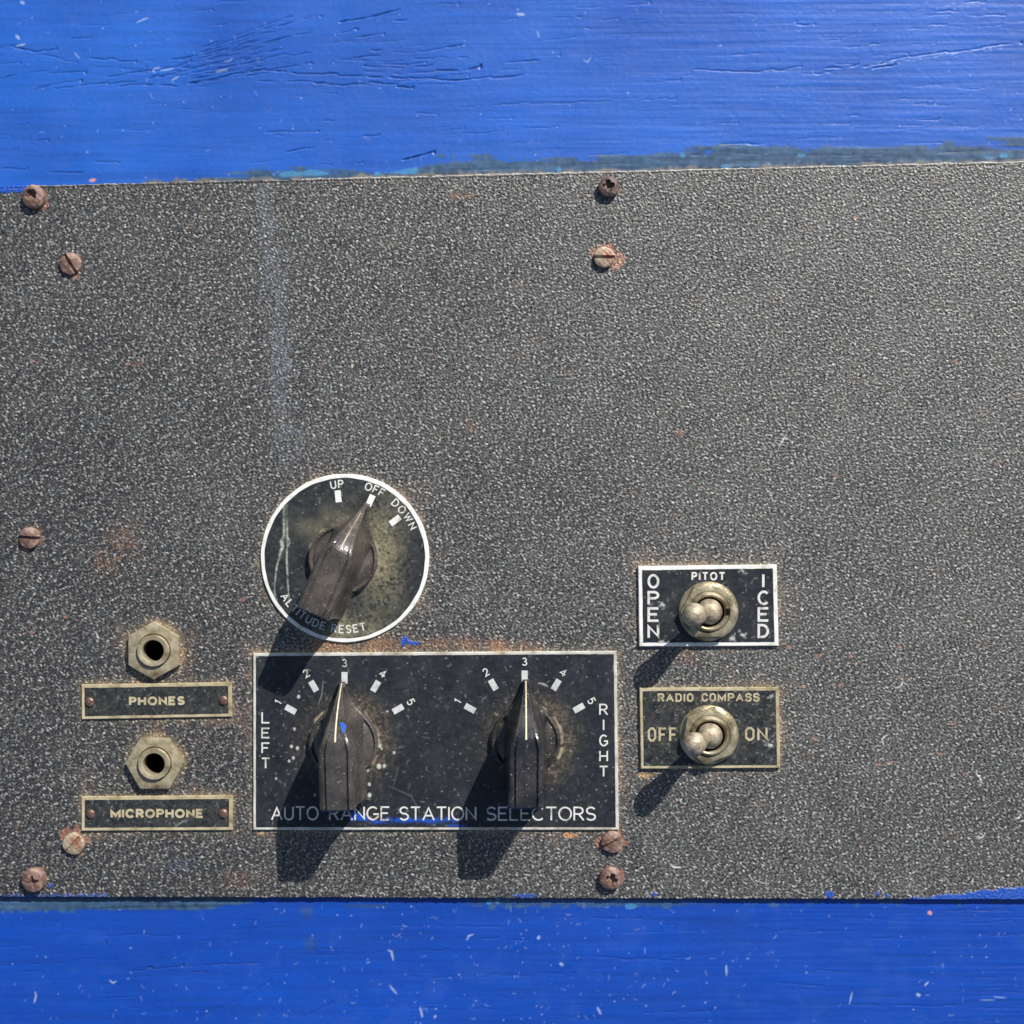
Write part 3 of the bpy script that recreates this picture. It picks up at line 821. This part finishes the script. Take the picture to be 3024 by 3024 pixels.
# ------------------------------------------------------------------ plates
def plate(name, corners, T, border, rim_mat, mat=M_FACE, jitter=0.25):
    """engraved plate: light core showing as a raised bevel round a black face; corners TL TR BR BL as seen"""
    cs = [base_at(x, y, T) for x, y in corners]
    ox = sum(c[0] for c in cs) / 4; oy = sum(c[1] for c in cs) / 4
    r = root(name, ox, oy, 0.9)
    loc = lambda x, y, z: ((x - ox) * U, (oy - y) * U, z * U)
    V, F = [], []
    g2 = np.random.default_rng(int(ox))
    NS = 24

    def ring(inset, z, j=0.0):
        k = len(V)
        cc = []
        for i in range(4):
            a, b, d = Vector(cs[i - 1]), Vector(cs[i]), Vector(cs[(i + 1) % 4])
            e0 = (a - b).normalized(); e1 = (d - b).normalized()
            cc.append(b + (e0 + e1) * inset)
        for i in range(4):
            a, b = cc[i], cc[(i + 1) % 4]
            nrm = Vector((-(b - a).y, (b - a).x)).normalized()
            for t in range(NS):
                p = a.lerp(b, t / NS)
                if j and t: p = p + nrm * g2.normal(0, j)
                V.append(loc(p.x, p.y, z))
        return k
    rs = [ring(0, 0), ring(0, T - 1.6, .25), ring(1.6, T, .25), ring(border + 3, T, 0)]
    n = 4 * NS
    for a, b in zip(rs[:-1], rs[1:]):
        for i in range(n):
            F.append((a + i, b + i, b + (i + 1) % n, a + (i + 1) % n))
    link("rim", mesh_py("rim", V, F, rim_mat), r)
    inn = []
    for i in range(4):
        a, b, d = Vector(cs[i - 1]), Vector(cs[i]), Vector(cs[(i + 1) % 4])
        inn.append(b + ((a - b).normalized() + (d - b).normalized()) * border)
    w = max((inn[1] - inn[0]).length, 1); h = (inn[3] - inn[0]).length
    nx, ny = int(w / 2) + 1, int(h / 2) + 1
    u = np.linspace(0, 1, nx)[None, :]; v = np.linspace(0, 1, ny)[:, None]
    X = (inn[0].x * (1 - u) + inn[1].x * u) * (1 - v) + (inn[3].x * (1 - u) + inn[2].x * u) * v
    Y = (inn[0].y * (1 - u) + inn[1].y * u) * (1 - v) + (inn[3].y * (1 - u) + inn[2].y * u) * v
    jn = sample(edge_n, X, Y)
    eg = np.zeros_like(X)
    X2 = X.copy(); Y2 = Y.copy()
    X2[:, 0] += jn[:, 0] * jitter; X2[:, -1] += jn[:, -1] * jitter; Y2[0] += jn[0] * jitter; Y2[-1] += jn[-1] * jitter
    k = 1 / (1 - T / D)
    Z = T + 0.7 + sample(face_h, X, Y)
    co = np.stack([(X2 - ox) * U, (oy - Y2) * U, Z * U], -1).reshape(-1, 3)
    col = sample(face, CX + (X - CX) * k, CY + (Y - CY) * k).reshape(-1, 3)
    f = link("face", mesh_np("face", co, grid_quads(ny, nx), mat, col), r)
    return r, (ox, oy), T + 1.3


LZ = 0.0
# selector plate
pl, og, z = plate("selector_plate", ((747.6, 1929), (1821, 1922.5), (1827, 2451), (747.6, 2451)), 8, 8.6, M_RIM_G)
tag(pl, "large black rectangular plate with pale border reading AUTO RANGE STATION SELECTORS", "plate", "engraved plates on the panel")
for w_, a_, b_ in (("AUTO", 800.5, 941), ("RANGE", 971.6, 1151), ("STATION", 1179, 1407), ("SELECTORS", 1436, 1760)):
    t_ = (a_ - 800) * 2.0 / 960
    line_text(pl, og, w_, a_, b_, 2380.5 + t_, 2422.5 + t_, 4.9, z, M_INK)
column_text(pl, og, "LEFT", 784.5, ((2102, 2136.5), (2148.5, 2180.5), (2192, 2225), (2237, 2270)), 33, 4.5, z, M_INK, 25)
column_text(pl, og, "RIGHT", 1782.5, ((2078, 2112), (2124, 2157), (2169, 2204), (2216, 2249), (2261, 2294)), 33, 4.5, z, M_INK, 26)
for cx_, cy_, rm, rd in ((1017.5, 2183, 181.5, 225), (1549.3, 2181, 184, 227)):
    for d_, a_ in zip("12345", (-61, -30.2, 0, 30.4, 60.6)):
        index_mark(pl, og, cx_ + math.sin(R(a_)) * rm, cy_ - math.cos(R(a_)) * rm, a_, 18, 34, z, M_MARK)
        arc_text(pl, og, d_, cx_, cy_, rd, a_, 24.5, 3.4, z, M_INK)

# pitot plate
pl, og, z = plate("pitot_plate", ((1884.6, 1672.3), (2293.5, 1667), (2299, 1907.3), (1887.9, 1909.2)), 11, 11.5, M_RIM)
tag(pl, "small black plate with bright white border reading PITOT, OPEN and ICED", "plate", "engraved plates on the panel")
line_text(pl, og, "PITOT", 2041.8, 2141.4, 1689, 1714, 5.2, z, M_INK, gap=4.4)
column_text(pl, og, "OPEN", 1929.5, ((1695, 1738), (1745, 1787), (1793, 1836.5), (1843, 1886)), 42, 7.2, z, M_INK, 35)
column_text(pl, og, "ICED", 2254, ((1694, 1736), (1743.6, 1787), (1792.6, 1836), (1842.4, 1884.4)), 42, 7.2, z, M_INK, 34)

# radio compass plate
pl, og, z = plate("radio_plate", ((1888.4, 2031.5), (2299, 2029.6), (2303.8, 2267.8), (1892.5, 2270.5)), 12, 9, M_RIM_C)
tag(pl, "small black plate with cream border reading RADIO COMPASS, OFF and ON", "plate", "engraved plates on the panel")
line_text(pl, og, "RADIO", 1942.5, 2047.5, 2047.2, 2072.7, 5.2, z, M_INK_C, True, gap=4.6)
line_text(pl, og, "COMPASS", 2071.5, 2243, 2046.5, 2072, 5.2, z, M_INK_C, True, gap=4.6)
line_text(pl, og, "OFF", 1912.6, 1999.6, 2148, 2190, 6.4, z, M_INK_C, True, gap=7)
line_text(pl, og, "ON", 2200, 2266.6, 2146.7, 2187.6, 6.4, z, M_INK_C, True, gap=8)

# jack plates
pl, og, z = plate("jack_plate", ((240.4, 2021.5), (683.7, 2015), (685.3, 2116.5), (241.2, 2124.5)), 7, 9.8, M_RIM_C)
tag(pl, "narrow black plate with cream border reading PHONES, pinned at both ends", "plate", "engraved plates on the panel")
line_text(pl, og, "PHONES", 380.9, 545.9, 2057.5, 2084, 6.9, z, M_INK_C, gap=3.2, tilt=-0.012)
pl, og, z = plate("jack_plate", ((240.4, 2352), (686.7, 2348.8), (686.7, 2451.6), (240.4, 2453.8)), 7, 10.2, M_RIM_C)
tag(pl, "narrow black plate with cream border reading MICROPHONE, pinned at both ends", "plate", "engraved plates on the panel")
line_text(pl, og, "MICROPHONE", 326.5, 601, 2388.4, 2415.8, 7.0, z, M_INK_C, gap=2.6)

# altitude dial plate
T = 7.0
dcx, dcy = base_at(1018.5, 1648, T)
pl = root("dial_plate", dcx, dcy, 0.9)
tag(pl, "round black dial plate with white rim reading UP, OFF, DOWN and ALTITUDE RESET", "dial plate", "engraved plates on the panel")
og, z = (dcx, dcy), T + 1.3
NSEG = 200
V, F = [], []
prof = ((248.5, 0), (248.5, T - 1.6), (247, T), (228, T))
for r_, z_ in prof:
    for i in range(NSEG):
        a = 2 * math.pi * i / NSEG
        rr = r_ + (0.35 * math.sin(a * 7) + 0.3 * math.sin(a * 19)) * (r_ > 230)
        V.append((rr * math.cos(a) * U, rr * math.sin(a) * U, z_ * U))
for k in range(3):
    for i in range(NSEG):
        F.append((k * NSEG + i, k * NSEG + (i + 1) % NSEG, (k + 1) * NSEG + (i + 1) % NSEG, (k + 1) * NSEG + i))
link("rim", mesh_py("rim", V, F, M_RIM), pl)
nr, na = 118, 460
rr = np.linspace(0.5, 236.5, nr)[:, None]; aa = np.linspace(0, 2 * math.pi, na, endpoint=False)[None, :]
wob = np.where(rr > 235, 0.5 * np.sin(aa * 13) + 0.4 * np.sin(aa * 29 + 1), 0)
Xl = (rr + wob) * np.cos(aa); Yl = (rr + wob) * np.sin(aa)
px = dcx + Xl; py = dcy - Yl
k = 1 / (1 - T / D)
px = CX + (px - CX) * k; py = CY + (py - CY) * k
co = np.stack([Xl * U, Yl * U, (T + 0.7 + sample(face_h, px, py)) * U], -1).reshape(-1, 3)
i = np.arange(nr * na).reshape(nr, na)
i2 = np.roll(i, -1, 1)
q = np.stack([i[:-1].ravel(), i[1:].ravel(), i2[1:].ravel(), i2[:-1].ravel()], 1)
link("face", mesh_np("face", co, q, M_FACE, sample(face, px, py).reshape(-1, 3)), pl)
arc_text(pl, og, "UP", 1018.5, 1648, 219, -6.2, 25, 3.9, z, M_INK, gap=5)
arc_text(pl, og, "OFF", 1018.5, 1648, 222, 23.6, 25, 3.9, z, M_INK, gap=4)
arc_text(pl, og, "DOWN", 1018.5, 1648, 221, 53.6, 25, 3.9, z, M_INK, gap=6.5)
arc_text(pl, og, "ALTITUDE RESET", 1018.5, 1648, 210, 21.4, 25, 3.9, z, M_INK, gap=4.6, bottom=True)
for a_, r_ in ((-6.2, 183.5), (24.0, 186), (53.2, 185.5)):
    index_mark(pl, og, 1018.5 + math.sin(R(a_)) * r_, 1648 - math.cos(R(a_)) * r_, a_, 18, 35, z, M_RIM)


# ------------------------------------------------------------------ turned and hexagonal hardware
def lathe(name, prof, mat, parent, n=64, tf=None, sharp=40):
    V, F = [], []
    for r_, z_ in prof:
        for i in range(n):
            a = 2 * math.pi * i / n
            p = Vector((r_ * math.cos(a), r_ * math.sin(a), z_))
            if tf is not None: p = tf @ p
            V.append(p * U)
    for k in range(len(prof) - 1):
        for i in range(n):
            F.append((k * n + i, k * n + (i + 1) % n, (k + 1) * n + (i + 1) % n, (k + 1) * n + i))
    if prof[-1][0] < 1e-3 or True:
        F.append(tuple(range((len(prof) - 1) * n, len(prof) * n))) if prof[-1][0] < 3 else None
    return link(name, mesh_py(name, V, F, mat, True, sharp), parent)


def hex_nut(name, Rr, h, z0, rot, ri, mat, parent, slope=0.5, chamf=0.985):
    n = 96
    V, F = [], []
    rin = Rr * math.cos(R(30)) * chamf
    ang = [2 * math.pi * i / n for i in range(n)]
    hr = [Rr * math.cos(R(30)) / math.cos(((a + R(30)) % R(60)) - R(30) if False else ((a % R(60)) - R(30))) for a in ang]
    rows = []
    rows.append([(hr[i], z0) for i in range(n)])
    rows.append([(hr[i], z0 + h - max(0.0, hr[i] - rin) * slope - 0.8) for i in range(n)])
    rows.append([(hr[i] - 0.8, z0 + h - max(0.0, hr[i] - rin) * slope) for i in range(n)])
    rows.append([(rin - 0.5, z0 + h) for i in range(n)])
    rows.append([(ri + 1.5, z0 + h) for i in range(n)])
    rows.append([(ri, z0 + h - 2) for i in range(n)])
    rows.append([(ri, z0) for i in range(n)])
    for row in rows:
        for a, (r_, z_) in zip(ang, row):
            V.append((r_ * math.cos(a + R(rot)) * U, r_ * math.sin(a + R(rot)) * U, z_ * U))
    for k in range(len(rows) - 1):
        for i in range(n):
            F.append((k * n + i, k * n + (i + 1) % n, (k + 1) * n + (i + 1) % n, (k + 1) * n + i))
    return link(name, mesh_py(name, V, F, mat, True, 22), parent)


def jack(px, py, rot, label):
    x, y = base_at(px, py, 20)
    r = root("jack_socket", x, y, 1.2)
    tag(r, label, "socket", "jack sockets on the panel")
    hex_nut("nut", 86, 22, 0, rot, 49, M_JACK, r, slope=0.30)
    lathe("sleeve", ((47, -20), (47, 29), (46.6, 31.5), (45.2, 32.8), (34.5, 33), (32.4, 32.2), (31.6, 30.8), (31.5, 10), (33, 9.5), (33, -20)), M_JACK, r, sharp=24)
    lathe("ring_groove", ((53, 18.2), (46.2, 18.2)), M_DARK, r)
    lathe("bore", ((36, 8.6), (36, -108), (15, -108.5), (0.5, -109)), M_DARK, r)
    return r


jack(454.4, 1921, 30, "brass hexagonal jack socket with a point of its nut upward, above the PHONES plate")
jack(457, 2254.5, 0, "brass hexagonal jack socket with a flat of its nut upward, above the MICROPHONE plate")


def toggle(px, py, rot, tip, label, notch):
    x, y = base_at(px, py, 30)
    r = root("toggle_switch", x, y, 12.8)
    tag(r, label, "switch", "toggle switches on the panel")
    z0 = 0.0
    lathe("washer", ((88, 0), (88, 3), (86.5, 5), (72, 11), (58, 12)), M_NUT, r)
    hex_nut("nut", 85, 23, 4.5, rot, 60, M_NUT, r, slope=0.25)
    lathe("bushing", ((59.5, 8), (59.5, 26), (57, 29), (57.4, 31), (54, 36), (50, 37), (46, 35), (43.5, 30), (43, -8), (20, -8.5), (0.5, -8.6)), M_NUT, r)
    lathe("bushing_throat", ((42.6, 29), (42.4, -7), (20, -7.5), (0.5, -7.6)), M_DARK, r)
    if notch:
        V = [(46 * U, -10 * U, 37.4 * U), (58 * U, -10 * U, 37.4 * U), (58 * U, 10 * U, 37.4 * U), (46 * U, 10 * U, 37.4 * U)]
        V += [(v[0], v[1], 30 * U) for v in V]
        link("keyway", mesh_py("keyway", V, [(0, 1, 2, 3), (4, 0, 3, 7), (1, 5, 6, 2), (3, 2, 6, 7), (0, 4, 5, 1)], M_DARK), r)
    tx, ty = base_at(tip[0], tip[1], 172)
    v = Vector((tx - x, y - ty, 172 - 12.8 - 22))
    L = v.length
    tf = Matrix.Translation((0, 0, 22)) @ v.to_track_quat('Z', 'Y').to_matrix().to_4x4()
    prof = []
    for i in range(13):
        a = R(-70 + 130 * i / 12)
        prof.append((38.5 * math.cos(a), 38.5 * math.sin(a)))
    prof += [(18.5, 38), (18, 50), (19, 66), (21.5, 84), (25, 100), (28.5, 112)]
    for i in range(1, 14):
        a = R(-38 + 126 * i / 13)
        prof.append((34 * math.cos(a), L + 34 * math.sin(a)))
    prof = [(max(a, 0.4), b) for a, b in prof]
    lathe("lever", prof, M_LEVER, r, tf=tf, sharp=70)
    return r


toggle(2094, 1806, 1, (2049, 1815.5), "tarnished metal toggle switch flipped toward OPEN on the white bordered plate", True)
toggle(2095, 2172, 20, (2049.4, 2198), "tarnished metal toggle switch flipped toward OFF on the cream bordered plate", False)


# ------------------------------------------------------------------ pointer knobs
def outline(s):
    """half width of the skirt's teardrop at s along the pointer"""
    if s <= 42:
        return math.sqrt(max(0.0, 102.0 ** 2 - s * s))
    ks = (42, 60, 80, 110, 130, 150, 165, 180)
    kw = (92.9, 83, 67, 38, 24.5, 15.5, 11, 8)
    return float(np.interp(s, ks, kw))


def pointer_knob(px, py, ang, mat, line_mat, label, line_from=176, dab=False, skirt=None):
    x, y = base_at(px, py, 15)
    r = root("pointer_knob", x, y, 9.8, R(-ang))
    tag(r, label, "knob", "pointer knobs on the panel")
    # local frame: +y along the pointer, x across
    pts = []
    for i in range(64):
        a = math.pi / 2 + R(24) + (2 * math.pi - 2 * R(24)) * i / 63
        # sweep the circle from just left of the pointer round to just right of it
        pts.append((102 * math.cos(a), 102 * math.sin(a)))
    pts = [p for p in pts if p[1] <= 42]
    left = [(-outline(s), s) for s in np.linspace(180, 44, 22)]
    right = [(outline(s), s) for s in np.linspace(44, 180, 22)]
    lc = sorted([p for p in pts], key=lambda p: math.atan2(p[0], -p[1]))
    ring = left + lc + right
    # smooth the flare
    arr = np.array(ring)
    for _ in range(3):
        sm_ = (np.roll(arr, 1, 0) + 2 * arr + np.roll(arr, -1, 0)) / 4
        arr[2:-2] = sm_[2:-2]
    n = len(arr)
    V, F = [], []
    prof = ((1.0, 0), (1.0, 15), (.988, 20), (.965, 23), (.925, 24), (.905, 22), (.895, 19), (.87, 18.5), (.84, 22), (.6, 34), (.3, 46), (.02, 50))
    for k, z_ in prof:
        for p in arr:
            V.append((p[0] * k * U, p[1] * k * U, z_ * U))
    for k in range(len(prof) - 1):
        for i in range(n):
            F.append((k * n + i, k * n + (i + 1) % n, (k + 1) * n + (i + 1) % n, (k + 1) * n + i))
    link("skirt", mesh_py("skirt", V, F, skirt or mat, True, 50), r)
    # handle
    H = 226.0
    ss = list(np.linspace(-158, 30, 16)) + list(np.linspace(38, 178, 30))

    def ztop(s):
        if s <= 20: return H - 4 * max(0, -(s + 60)) / 90
        t = min(1.0, (s - 20) / 158.0)
        return 26 + (H - 26) * (1 - t ** 1.75) ** 1.0 if t < 1 else 26

    def wtop(s):
        if s <= 8: return 49.5 + (s + 160) / 168 * 1.5
        t = (s - 8) / 170.0
        return 51.0 * (1 - t) ** 1.45 + 4.5 * t

    def wbot(s):
        if s <= 30: return 66 - 3 * (s + 160) / 190
        return min(63.0, max(7.0, outline(s) - 5))
    V, F = [], []
    rows = []
    ss2 = [(-162, .955)] + [(s, 1.0) for s in ss]
    ss2[1] = (-157, 1.0)
    for s, sc_ in ss2:
        zt, wt, wb_ = ztop(s), wtop(s) * sc_, wbot(s) * (sc_ * .5 + .5)
        wb_ = max(wb_, wt + 1.5)
        kk = min(1.0, wt / 51.0)
        gd = 6.5 * kk * float(np.clip((52 - s) / 26, 0, 1))
        zb = 14 if s > -96 else 30
        gx = 0.62 * wt
        mid = zb + (zt - zb) * 0.45
        wm = wt + (wb_ - wt) * 0.12 - 2.0 * kk
        half = [(wb_ + 2, zb), (wb_ + 1, zb + 5), (wb_ * .6 + wm * .4, zb + (mid - zb) * .35), (wm, mid), (wt + 1.0, zt - 22 * kk), (wt - 1.0, zt - 14 * kk), (wt - 6 * kk, zt - 5 * kk), (gx + 6 * kk, zt - 1.5), (gx + 3.4 * kk, zt - 1.5), (gx + 1.2 * kk, zt - 1.5 - gd),
                (gx - 1.2 * kk, zt - 1.5 - gd), (gx - 3.4 * kk, zt), (gx * .5, zt + .6)]
        drop = 5 if sc_ < 1 else 0
        row = [(u, z_ - (drop if z_ > zt - 30 else 0)) for u, z_ in half] + [(0, zt + .8 - drop)] + [(-u, z_ - (drop if z_ > zt - 30 else 0)) for u, z_ in reversed(half)]
        rows.append(len(V))
        for u, z_ in row:
            V.append((u * U, s * U, z_ * U))
        nn = len(row)
    for a, b in zip(rows[:-1], rows[1:]):
        for i in range(nn - 1):
            F.append((a + i, b + i, b + i + 1, a + i + 1))
        F.append((a + nn - 1, b + nn - 1, b, a))
    F.append(tuple(range(rows[0], rows[0] + nn)))
    F.append(tuple(reversed(range(rows[-1], rows[-1] + nn))))
    link("handle", mesh_py("handle", V, F, mat, True, 22), r)
    # white pointer line let into the crest
    V, F = [], []
    sl = np.linspace(line_from, 34, 26)
    for i, s in enumerate(sl):
        hw = 1.4 + 1.0 * (i / 25)
        for u in (-hw, hw):
            V.append((u * U, s * U, (ztop(s) + 1.7) * U))
    for i in range(25):
        F.append((2 * i, 2 * i + 1, 2 * i + 3, 2 * i + 2))
    link("indicator_line", mesh_py("indicator_line", V, F, line_mat, True), r)
    if dab:
        V, F = [], []
        sv = np.linspace(84, 56, 8)
        for i, s in enumerate(sv):
            t = i / 7
            u0, u1 = 10 + 10 * t, 17 + 10 * math.sin(math.pi * min(1, t * 1.1 + .05)) + 6 * t
            for u in (u0, u1):
                wt, wb_, zt = wtop(s), wbot(s), ztop(s)
                zz = zt + 1.6 if u < wt * .5 else zt + 1.6 - 6 * min(1, max(0, (u / wt - .5)))
                V.append((u * U, s * U, zz * U))
        for i in range(7):
            F.append((2 * i, 2 * i + 1, 2 * i + 3, 2 * i + 2))
        link("paint_dab", mesh_py("paint_dab", V, F, M_BLUEP, True), r)
    return r


pointer_knob(1013.5, 1652, 23.6, M_BROWN2, M_LINE_W, "tilted dusty brown pointer knob on the round dial, pointing at OFF", 150)
pointer_knob(1015, 2194, -1.2, M_BROWN, M_LINE, "faded brown pointer knob with a blue paint dab, beside the word LEFT", 178, True)
pointer_knob(1552, 2187, 0.3, M_BLACK, M_LINE, "black pointer knob with a full pale line, nearer the word RIGHT", 178, skirt=M_SKIRT)


# ------------------------------------------------------------------ screws and pins
def head_mesh(name, Rr, Hs, dome, recess, mat, seed, rough=0.6):
    """domed screw head as a polar height field, its drive recess sunk in"""
    g2 = np.random.default_rng(seed)
    n, m = 120, 44
    ph = g2.uniform(0, 6.28, 6)
    V, F = [], []
    rads = list(np.linspace(0.012, 1.0, m))
    lump = g2.normal(0, 1, (3, 3))

    def top(u, v):
        r2 = u * u + v * v
        z_ = Hs + dome * math.sqrt(max(0, 1 - 0.92 * r2)) - dome * math.sqrt(0.08)
        z_ += rough * (math.sin(u * 5 + ph[0]) * math.cos(v * 6 + ph[1]) + .6 * math.sin(u * 11 + ph[2]) * math.sin(v * 12 + ph[3]))
        return z_ - recess(u, v)
    for rad in rads:
        for i in range(n):
            a = 2 * math.pi * i / n
            wob_ = 1 + rad * (0.018 * math.sin(3 * a + ph[4]) + 0.012 * math.sin(7 * a + ph[5]))
            u, v = rad * math.cos(a), rad * math.sin(a)
            V.append((u * Rr * wob_ * U, v * Rr * wob_ * U, top(u, v) * U))
    for z_ in (Hs * .55, -1.5):
        for i in range(n):
            a = 2 * math.pi * i / n
            wob_ = 1.01 + (0.018 * math.sin(3 * a + ph[4]) + 0.012 * math.sin(7 * a + ph[5]))
            V.append((math.cos(a) * Rr * wob_ * U, math.sin(a) * Rr * wob_ * U, z_ * U))
    for k in range(len(rads) + 1):
        for i in range(n):
            F.append((k * n + i, k * n + (i + 1) % n, (k + 1) * n + (i + 1) % n, (k + 1) * n + i))
    F = [tuple(reversed(f)) for f in F]
    F.append(tuple(range(n)))
    return mesh_py(name, V, F, mat, True, 38)


def slot_recess(ang, depth=7, w=0.105, off=0.0):
    w *= 1.25; depth *= 1.3

    c, s = math.cos(R(ang)), math.sin(R(ang))

    def f(u, v):
        d = abs(-u * s + v * c - off)
        return depth * max(0.0, min(1.0, (w + 0.035 - d) / 0.035))
    return f


def cross_recess(ang, depth=17, arm=0.60, w=0.15, ox=0.0, oy=0.0, chew=0.0):
    c, s = math.cos(R(ang)), math.sin(R(ang))

    def f(u, v):
        u -= ox; v -= oy
        a, b = u * c + v * s, -u * s + v * c
        r_ = math.hypot(a, b)
        ww = w * (1 - 0.35 * r_ / arm) + chew
        d = min(abs(a) if abs(b) < arm else 9, abs(b) if abs(a) < arm else 9)
        t = max(0.0, min(1.0, (ww + 0.05 - d) / 0.05)) * max(0.0, min(1.0, (arm - r_) / 0.12))
        t = max(t, max(0.0, min(1.0, (0.30 + chew - r_) / 0.12)))
        return depth * t * (1 - 0.35 * r_ / arm)
    return f


def screw(kind, px, py, Rr, Hs, dome, recess, mat, seed, label, group):
    x, y = base_at(px, py, Hs)
    me = head_mesh(kind, Rr, Hs, dome, recess, mat, seed, 0.7 if kind != "plate_pin" else 0.25)
    return link(kind, me), x, y


G1, G2 = "cross-head screws round the panel edge", "slotted screws in the panel"
for px, py, Rr, rec, mat, seed, label in (
        (99, 580, 34, cross_recess(38, 20, .52, .20, -.16, .12, .10), M_RUST, 1, "rusty cross-head screw with a chewed recess, beside blue paint at the panel's top left corner"),
        (1798, 551, 30.5, cross_recess(8, 19, .60, .19, -.04, .06, .05), M_RUST_D, 2, "dark brown cross-head screw just under the panel's upper edge"),
        (98, 2600, 35, cross_recess(12, 15, .50, .11, .02, -.08), M_RUST, 3, "rusty cross-head screw by the panel's bottom edge, below the MICROPHONE plate"),
        (1804, 2595, 33, cross_recess(-18, 19, .55, .18, .05, -.02, .04), M_RUST, 4, "rusty cross-head screw by the panel's bottom edge, under a slotted screw")):
    o, x, y = screw("cross_head_screw", px, py, Rr, 17, 15, rec, mat, seed, label, G1)
    o.location = W(x, y, 0.6)
    tag(o, label, "screw", G1)
for px, py, Rr, Hs, rec, mat, seed, label in (
        (207, 778, 32, 10, slot_recess(-57, 8, .12), M_RUST, 11, "rusty slotted screw with a steep slot, lower left of a cross-head screw"),
        (1785, 759, 30.5, 13, slot_recess(-1, 8, .10), M_ZINC, 12, "pale worn slotted screw with a level slot in a patch of orange rust"),
        (86, 1588, 31, 12, slot_recess(-4, 8, .10), M_RUST, 13, "brown slotted screw with a level slot, left of the round dial"),
        (217, 2492, 32, 12, slot_recess(46, 6, .07), M_ZINC, 14, "mottled slotted screw with a diagonal slot, touching the MICROPHONE plate's lower corner"),
        (1808.5, 2487, 32, 12, slot_recess(28, 6.5, .07), M_RUST, 15, "rusty slotted screw at the lower right corner of the large selector plate")):
    o, x, y = screw("slotted_screw", px, py, Rr, Hs, 8, rec, mat, seed, label, G2)
    o.location = W(x, y, 0.6)
    tag(o, label, "screw", G2)
flat = lambda u, v: 0.0
for px, py, Rr, seed, label in (
        (266.8, 2072.5, 13.5, 21, "scratched copper pin at the left end of the PHONES plate"),
        (661.6, 2067.5, 13.5, 22, "copper pin at the right end of the PHONES plate"),
        (270, 2402.5, 12.8, 23, "pinkish copper pin at the left end of the MICROPHONE plate"),
        (661, 2401.3, 13.8, 24, "brown copper pin at the right end of the MICROPHONE plate")):
    o, x, y = screw("plate_pin", px, py, Rr, 3, 7, flat, M_PIN, seed, label, None)
    o.location = W(x, y, 8.9)
    tag(o, label, "pin", "pins fixing the narrow plates")
